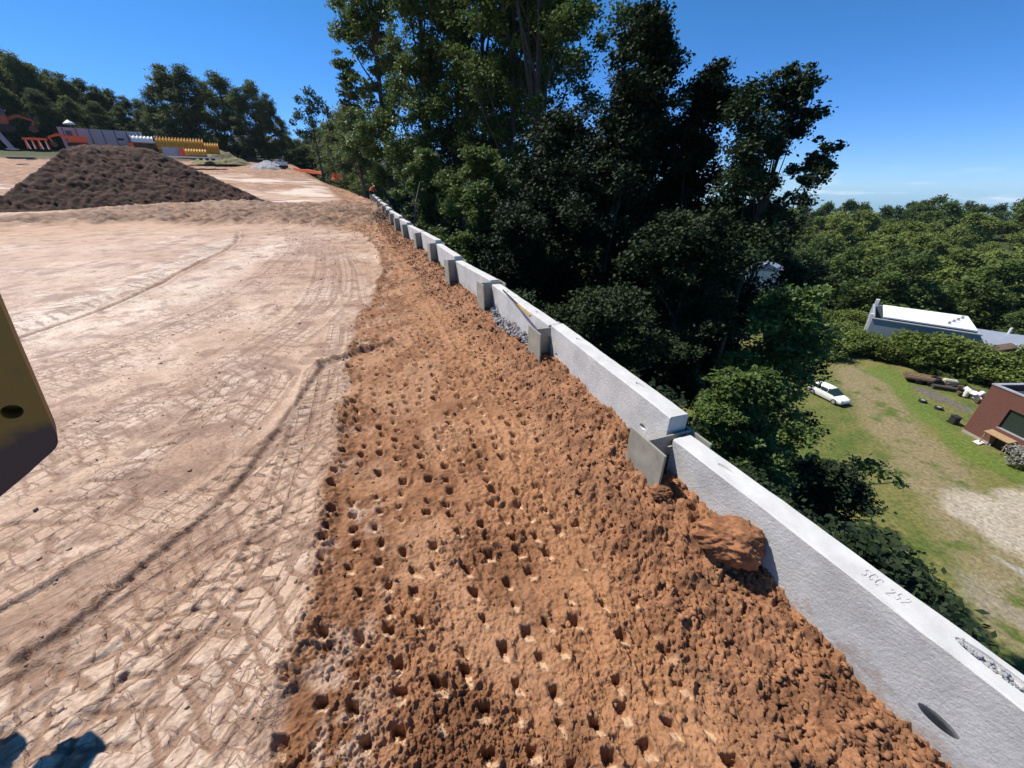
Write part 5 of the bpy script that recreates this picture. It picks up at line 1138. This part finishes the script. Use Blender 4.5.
# trench shield behind the pile
q_, p = far('trench_box', 'long grey steel trench box standing behind the dark heap', 'trench box', 105, 140, 74, face(105)); q_.location.z = zfar(p, 152); h_ = zfar(p, 130)-q_.location.z; s_ = 74/FPX
mb = MB()
for sy in (-.9, .9): mb.box((0, sy, h_/2), (60*s_, .2, h_), None, .03)
mb.build('side_plate', M_GREYP, q_); mb = MB()
for sx_ in (-26, -9, 9, 26): mb.box((sx_*s_, 0, h_*.5), (.18, 1.6, .18))
mb.build('spreader', M_GREYP, q_); mb = MB()
for k in range(7): mb.box((-27*s_+k*9*s_, -1.03, h_/2), (.12, .06, h_*.94))
mb.build('rib', M_RUST, q_)
mb = MB(); mb.box((-17*s_, -1.01, h_*.55), (.5, .02, .5)); mb.box((12*s_, -1.01, h_*.6), (.9, .02, .35)); mb.box((12*s_, -1.01, h_*.3), (.9, .02, .35)); mb.build('opening_shade', M_BLACK, q_)  # thin black sheets on the plate stand for the shade inside openings
def chambers(name, label, u0, u1, v0, v1, t, mat, ridges, grp):
    u = (u0+u1)/2; q_, p = far(name, label, 'pipe stack', u, (v0+v1)/2, t, face(u), grp); q_.location.z = zfar(p, v1); h_ = zfar(p, v0)-q_.location.z; Lx = (u1-u0)*t/FPX*.93
    n = ridges*8; bm = bmesh.new(); rings = []
    for i in range(n+1):
        x = -Lx/2+Lx*i/n; k = 1+.09*math.cos(2*math.pi*i/8); ring = []
        for a in range(13): th = math.pi*a/12; ring.append(bm.verts.new((x, -math.cos(th)*1.2*k, h_*.96*math.sin(th)**.7*k if 0 < a < 12 else 0)))
        rings.append(ring)
    for a, b in zip(rings, rings[1:]):
        for k in range(12): bm.faces.new((a[k], a[k+1], b[k+1], b[k]))
    bm.faces.new(rings[0]); bm.faces.new(rings[-1][::-1]); bmesh.ops.recalc_face_normals(bm, faces=bm.faces)
    me = bpy.data.meshes.new('ribbed_shell'); bm.to_mesh(me); bm.free(); me.materials.append(mat); o = bpy.data.objects.new('ribbed_shell', me); COL.objects.link(o); o.parent = q_
    mb = MB()
    for sy in (-.8, .8): mb.box((0, sy, -.09), (Lx, .12, .12))
    mb.build('pallet', M_WOOD, q_); return q_, p
G_ = 'amber ribbed plastic stacks at the far side'
chambers('pipe_stack', 'long amber ribbed plastic stack above the grey container', 160, 201, 138, 151, 80, M_PIPE, 16, G_)
chambers('pipe_stack', 'short amber ribbed stack at the right of the long one', 205, 218, 143, 153, 82, M_PIPE, 6, G_)
chambers('pipe_stack', 'low amber ribbed stack on the flatbed next to the red crate', 186, 205, 149, 156, 76, M_PIPE, 8, G_)
chambers('pipe_stack', 'white topped ribbed load right of the grey trench box', 133, 151, 136, 143, 76, simple('white_plastic', (.75, .74, .7), .5), 6, G_)
q_, p = far('container', 'low blue grey container under the long amber stack', 'container', 173, 152, 76, face(173)); q_.location.z = zfar(p, 157); MB().box((0, 0, .85), (3.2, 2, 1.5), None, .04).build('body', M_GREYP, q_); MB().box((0, -1.03, .85), (1.2, .05, 1.2)).build('door', M_GREYR, q_)
q_, p = far('crate', 'bright red crate on the white flatbed', 'crate', 183, 153, 75.5, face(183)); q_.location.z = zfar(p, 156.5); MB().box((0, 0, .6), (.9, 1.4, 1.2), None, .03).build('body', M_RED, q_); MB().box((0, 0, 1.23), (1, 1.5, .08)).build('lid', M_RED, q_)
q_, p = far('flatbed', 'white edged flatbed trailer carrying the amber stacks', 'flatbed', 190, 157, 75, face(190)+.05); q_.location.z = zfar(p, 160); MB().box((0, 0, .45), (10, 2.2, .22), None, .03).build('bed', M_WHITE, q_)
for sx_ in (1.6, 2.6, 3.6): MB().tube([(sx_, -1.0, .3), (sx_, -.7, .3)], .35, 12).build('wheel', M_BLACK, q_)
q_, p = far('dump_truck', 'dark open truck bed between the trench box and the amber stacks', 'truck', 146, 146, 77, face(146)); q_.location.z = zfar(p, 153); MB().box((0, 0, .9), (3.4, 2.2, 1.0), RY(.06), .05).build('bed', M_RUST, q_); MB().box((-2.2, 0, .9), (.9, 2, 1.5), None, .1).build('cab', M_ORG, q_)
for sx_ in (-1.8, .4, 1.4): MB().tube([(sx_, -1.1, .4), (sx_, -.8, .4)], .42, 12).build('wheel', M_BLACK, q_)
def digger(name, label, u, vb, t, s_, mat, flip=1):
    q_, p = far(name, label, 'excavator', u, vb, t, face(u)); q_.location.z = zfar(p, vb); q_.scale = (s_*flip, s_, s_)
    for sy in (-.9, .9):
        MB().prism([(-1.5, .25), (-1.2, 0), (1.2, 0), (1.5, .25), (1.5, .55), (1.2, .75), (-1.2, .75), (-1.5, .55)], .5, Matrix.Translation((0, sy+.25, 0)) @ Matrix.Rotation(math.pi/2, 4, 'X')).build('track', M_BLACK, q_)
    MB().box((-.2, 0, 1.35), (2.6, 2.0, 1.0), None, .12).build('house', mat, q_)
    cb = MB().box((.55, -.5, 2.15), (1.1, .95, 1.2), None, .08).build('cab', mat, q_); MB().box((.62, -.99, 2.3), (.8, .04, .8)).build('window', M_GLASS, cb)
    MB().tube([(.9, .3, 1.5), (2.2, .3, 2.1), (3.6, .3, 1.6)], [.22, .24, .15], 6).build('boom', mat, q_)
    MB().tube([(3.6, .3, 1.6), (3.2, .3, .7)], [.16, .12], 6).build('dipper', mat, q_)
    MB().prism([(0, 0), (.7, .1), (.8, -.5), (.3, -.8), (-.1, -.5)], .7, Matrix.Translation((2.9, .65, .8)) @ Matrix.Rotation(math.pi/2, 4, 'X')).build('bucket', M_RUST, q_)
    return q_
M_DORG = simple('rusty_orange_paint', (.36, .09, .035), .6, 0, 3, .35, .2)
digger('excavator', 'rusty orange excavator at the far left edge of the site', 2, 131, 74, 1.35, M_DORG, 1)
q_, p = far('steel_prop', 'leaning grey steel prop below the orange excavator at the far left', 'prop', 8, 140, 66, 0); zb = zfar(p, 149); MB().tube([(0, 0, zb-q_.location.z), (-1.6, 0, zfar(p, 127)-q_.location.z)], .35, 8).build('prop', M_GREYP, q_); MB().box((0, 0, zb-q_.location.z), (1.1, 1.1, .2)).build('foot', M_GREYP, q_)
digger('excavator', 'small orange digger beside the left end of the grey trench box', 80, 148, 70, .95, M_ORG, -1)
q_, p = far('parasol', 'small white parasol above the orange digger', 'parasol', 72, 130, 80, 0); zt_ = zfar(p, 120); mb = MB(); mb.tube([(0, 0, zt_-q_.location.z-.75), (0, 0, zt_-q_.location.z-.5), (0, 0, zt_-q_.location.z)], [1.0, .85, .08], 10); mb.build('canopy', M_WHITE, q_); MB().tube([(0, 0, 0), (0, 0, zt_-q_.location.z-.3)], .05, 6).build('pole', M_GREYP, q_)
for k, (u, v) in enumerate([(36, 149), (43, 149)]):
    q_, p = far('barricade', ('left' if k == 0 else 'right')+' one of two orange and white sawhorse barricades beside the dark heap', 'barricade', u, v, 66, .5+k*.5, 'orange sawhorse barricades'); q_.location.z = zfar(p, v)
    for sx_ in (-.8, .8): MB().tube([(sx_, -.5, 0), (sx_, 0, 1.6)], .09, 6).build('leg', M_ORG, q_); MB().tube([(sx_, .5, 0), (sx_, 0, 1.6)], .09, 6).build('leg', M_WHITE, q_)
    MB().box((0, 0, 1.5), (2.2, .1, .3)).build('board', M_ORG, q_)
digger('skid_steer', 'small white and red machine beside the grey gravel heap', 284, 168, 84, .62, M_WHITE, -1)
def netfence(px, t0, t1, h_, label):
    n = 26; P = []
    for i in range(n):
        f = i/(n-1); u = px[0][0]+(px[1][0]-px[0][0])*f; v = px[0][1]+(px[1][1]-px[0][1])*f; p = at(u, v, t0+(t1-t0)*f); P.append((p.x, p.y, zfar(p, v)))
    q_ = thing('safety_fence', label, 'fence', P[0]); o = Vector(P[0]); mb = MB()
    for a, b in zip(P, P[1:]):
        for k in range(5):
            z0 = h_*k/5; sag = .06*math.sin(k+a[0]); va = Vector(a)-o; vb_ = Vector(b)-o
            mb.tube([va+Vector((0, 0, z0+.1+sag)), vb_+Vector((0, 0, z0+.1+sag))], .06, 4)
        mb.tube([va, va+Vector((0, 0, h_))], .05, 4)
    mb.build('mesh_net', M_ORG, q_); mb = MB()
    for p in P[::6]: v_ = Vector(p)-o; mb.tube([v_, v_+Vector((0, 0, h_+.2))], .05, 5)
    mb.build('stakes', M_WOOD, q_)
netfence(((294, 171), (322, 175)), 82, 70, .55, 'low orange mesh safety fence along the far edge of the pale ground')
q_, p = far('barrel', 'orange barrier at the far end of the wall line', 'barrier', 335, 180, 60, 0); q_.location.z = zfar(p, 180.5); MB().tube([(0, 0, 0), (0, 0, .25), (0, 0, .3), (0, 0, 1.1)], [.5, .5, .3, .15], 12).build('cone', M_ORG, q_); MB().box((.7, 0, .6), (.9, .1, .5), RZ(.3)).build('board', M_ORG, q_)
# ---------------------------------------------------------------- worker bending at the end of the wall
wp = at(371, 189, 44); wz = wp.z
wk = thing('person', 'worker in an orange shirt bending over the far end of the wall', 'person', (wp.x-.15, wp.y+.3, wz-1.1))
bm = bmesh.new(); J = {}
def jv(n_, p, r): v = bm.verts.new(p); J[n_] = (v, r)
for n_, p, r in [('pel', (0, 0, .95), .17), ('chest', (.34, 0, 1.22), .18), ('neck', (.52, 0, 1.30), .07), ('head', (.64, 0, 1.34), .11), ('top', (.72, 0, 1.33), .08),
                 ('hl', (0, .12, .9), .11), ('kl', (.12, .14, .5), .075), ('al', (0, .15, .08), .05), ('fl', (.18, .16, .04), .045), ('hr', (0, -.12, .9), .11), ('kr', (.05, -.14, .5), .075), ('ar', (-.12, -.15, .08), .05), ('fr', (.06, -.16, .04), .045),
                 ('sl', (.42, .2, 1.22), .07), ('el', (.55, .26, .98), .05), ('wl', (.72, .2, .86), .035), ('gl', (.80, .18, .84), .04), ('sr', (.42, -.2, 1.22), .07), ('er', (.55, -.26, .98), .05), ('wr', (.72, -.2, .86), .035), ('gr', (.80, -.18, .84), .04)]: jv(n_, p, r)
for a, b in [('pel', 'chest'), ('chest', 'neck'), ('neck', 'head'), ('head', 'top'), ('pel', 'hl'), ('hl', 'kl'), ('kl', 'al'), ('al', 'fl'), ('pel', 'hr'), ('hr', 'kr'), ('kr', 'ar'), ('ar', 'fr'), ('chest', 'sl'), ('sl', 'el'), ('el', 'wl'), ('wl', 'gl'), ('chest', 'sr'), ('sr', 'er'), ('er', 'wr'), ('wr', 'gr')]: bm.edges.new((J[a][0], J[b][0]))
me = bpy.data.meshes.new('body'); bm.verts.index_update(); rads = {v.index: r for v, r in J.values()}; bm.to_mesh(me); bm.free()
o = bpy.data.objects.new('body', me); COL.objects.link(o); sm = o.modifiers.new('s', 'SKIN'); sb = o.modifiers.new('ss', 'SUBSURF'); sb.levels = 2; sb.render_levels = 2
for i, v in enumerate(me.skin_vertices[0].data): v.radius = (rads[i],)*2; v.use_root = (i == 0)
dg = bpy.context.evaluated_depsgraph_get(); me2 = bpy.data.meshes.new_from_object(o.evaluated_get(dg)); o.modifiers.clear(); o.data = me2; o.parent = wk
M_SKIN = simple('skin', (.42, .24, .16), .6, 0, 5, .1, 0); M_JEAN = simple('dark_trousers', (.03, .035, .05), .9, 0, 9, .2, .2); M_SHIRT = simple('orange_shirt', (.85, .16, .06), .7, 0, 9, .15, .2)
for m_ in (M_SKIN, M_JEAN): me2.materials.append(m_)
me2.materials.clear(); me2.materials.append(M_SKIN); me2.materials.append(M_JEAN)
for p_ in me2.polygons: p_.material_index = 1 if p_.center.z < .93 and p_.center.x < .3 else 0
def shell(sel, name, mat, off):
    b_ = bmesh.new(); b_.from_mesh(me2); dead = [f for f in b_.faces if not sel(f.calc_center_median())]; bmesh.ops.delete(b_, geom=dead, context='FACES'); b_.normal_update()
    for v in b_.verts: v.co += v.normal*off
    m_ = bpy.data.meshes.new(name); b_.to_mesh(m_); b_.free(); m_.materials.clear(); m_.materials.append(mat)
    for p_ in m_.polygons: p_.material_index = 0
    o_ = bpy.data.objects.new(name, m_); COL.objects.link(o_); o_.parent = wk; return o_
shell(lambda c: c.z > .92 and -.3 < c.x < .5 or (abs(c.y) > .15 and c.z > .97 and c.x < .62), 'shirt', M_SHIRT, .015)
MB().ball((.67, 0, 1.38), (.14, .12, .10), 2).build('hard_hat', M_WHITE, wk, True)
wk.rotation_euler = (0, 0, -.6)
# ---------------------------------------------------------------- air
hm = bpy.data.materials.new('haze_air'); hm.use_nodes = True; hn = hm.node_tree; hn.nodes.clear()
ho = hn.nodes.new('ShaderNodeOutputMaterial'); hv = hn.nodes.new('ShaderNodeVolumePrincipled'); hv.inputs['Color'].default_value = (.62, .78, 1, 1); hv.inputs['Density'].default_value = .00007; hv.inputs['Anisotropy'].default_value = .2
hn.links.new(hv.outputs[0], ho.inputs['Volume'])
hb_ = MB().box((0, 0, 5), (5500, 5500, 370)).build('haze', hm); tag(hb_, kind='stuff', label='thin blue air between the site and the far mountain')
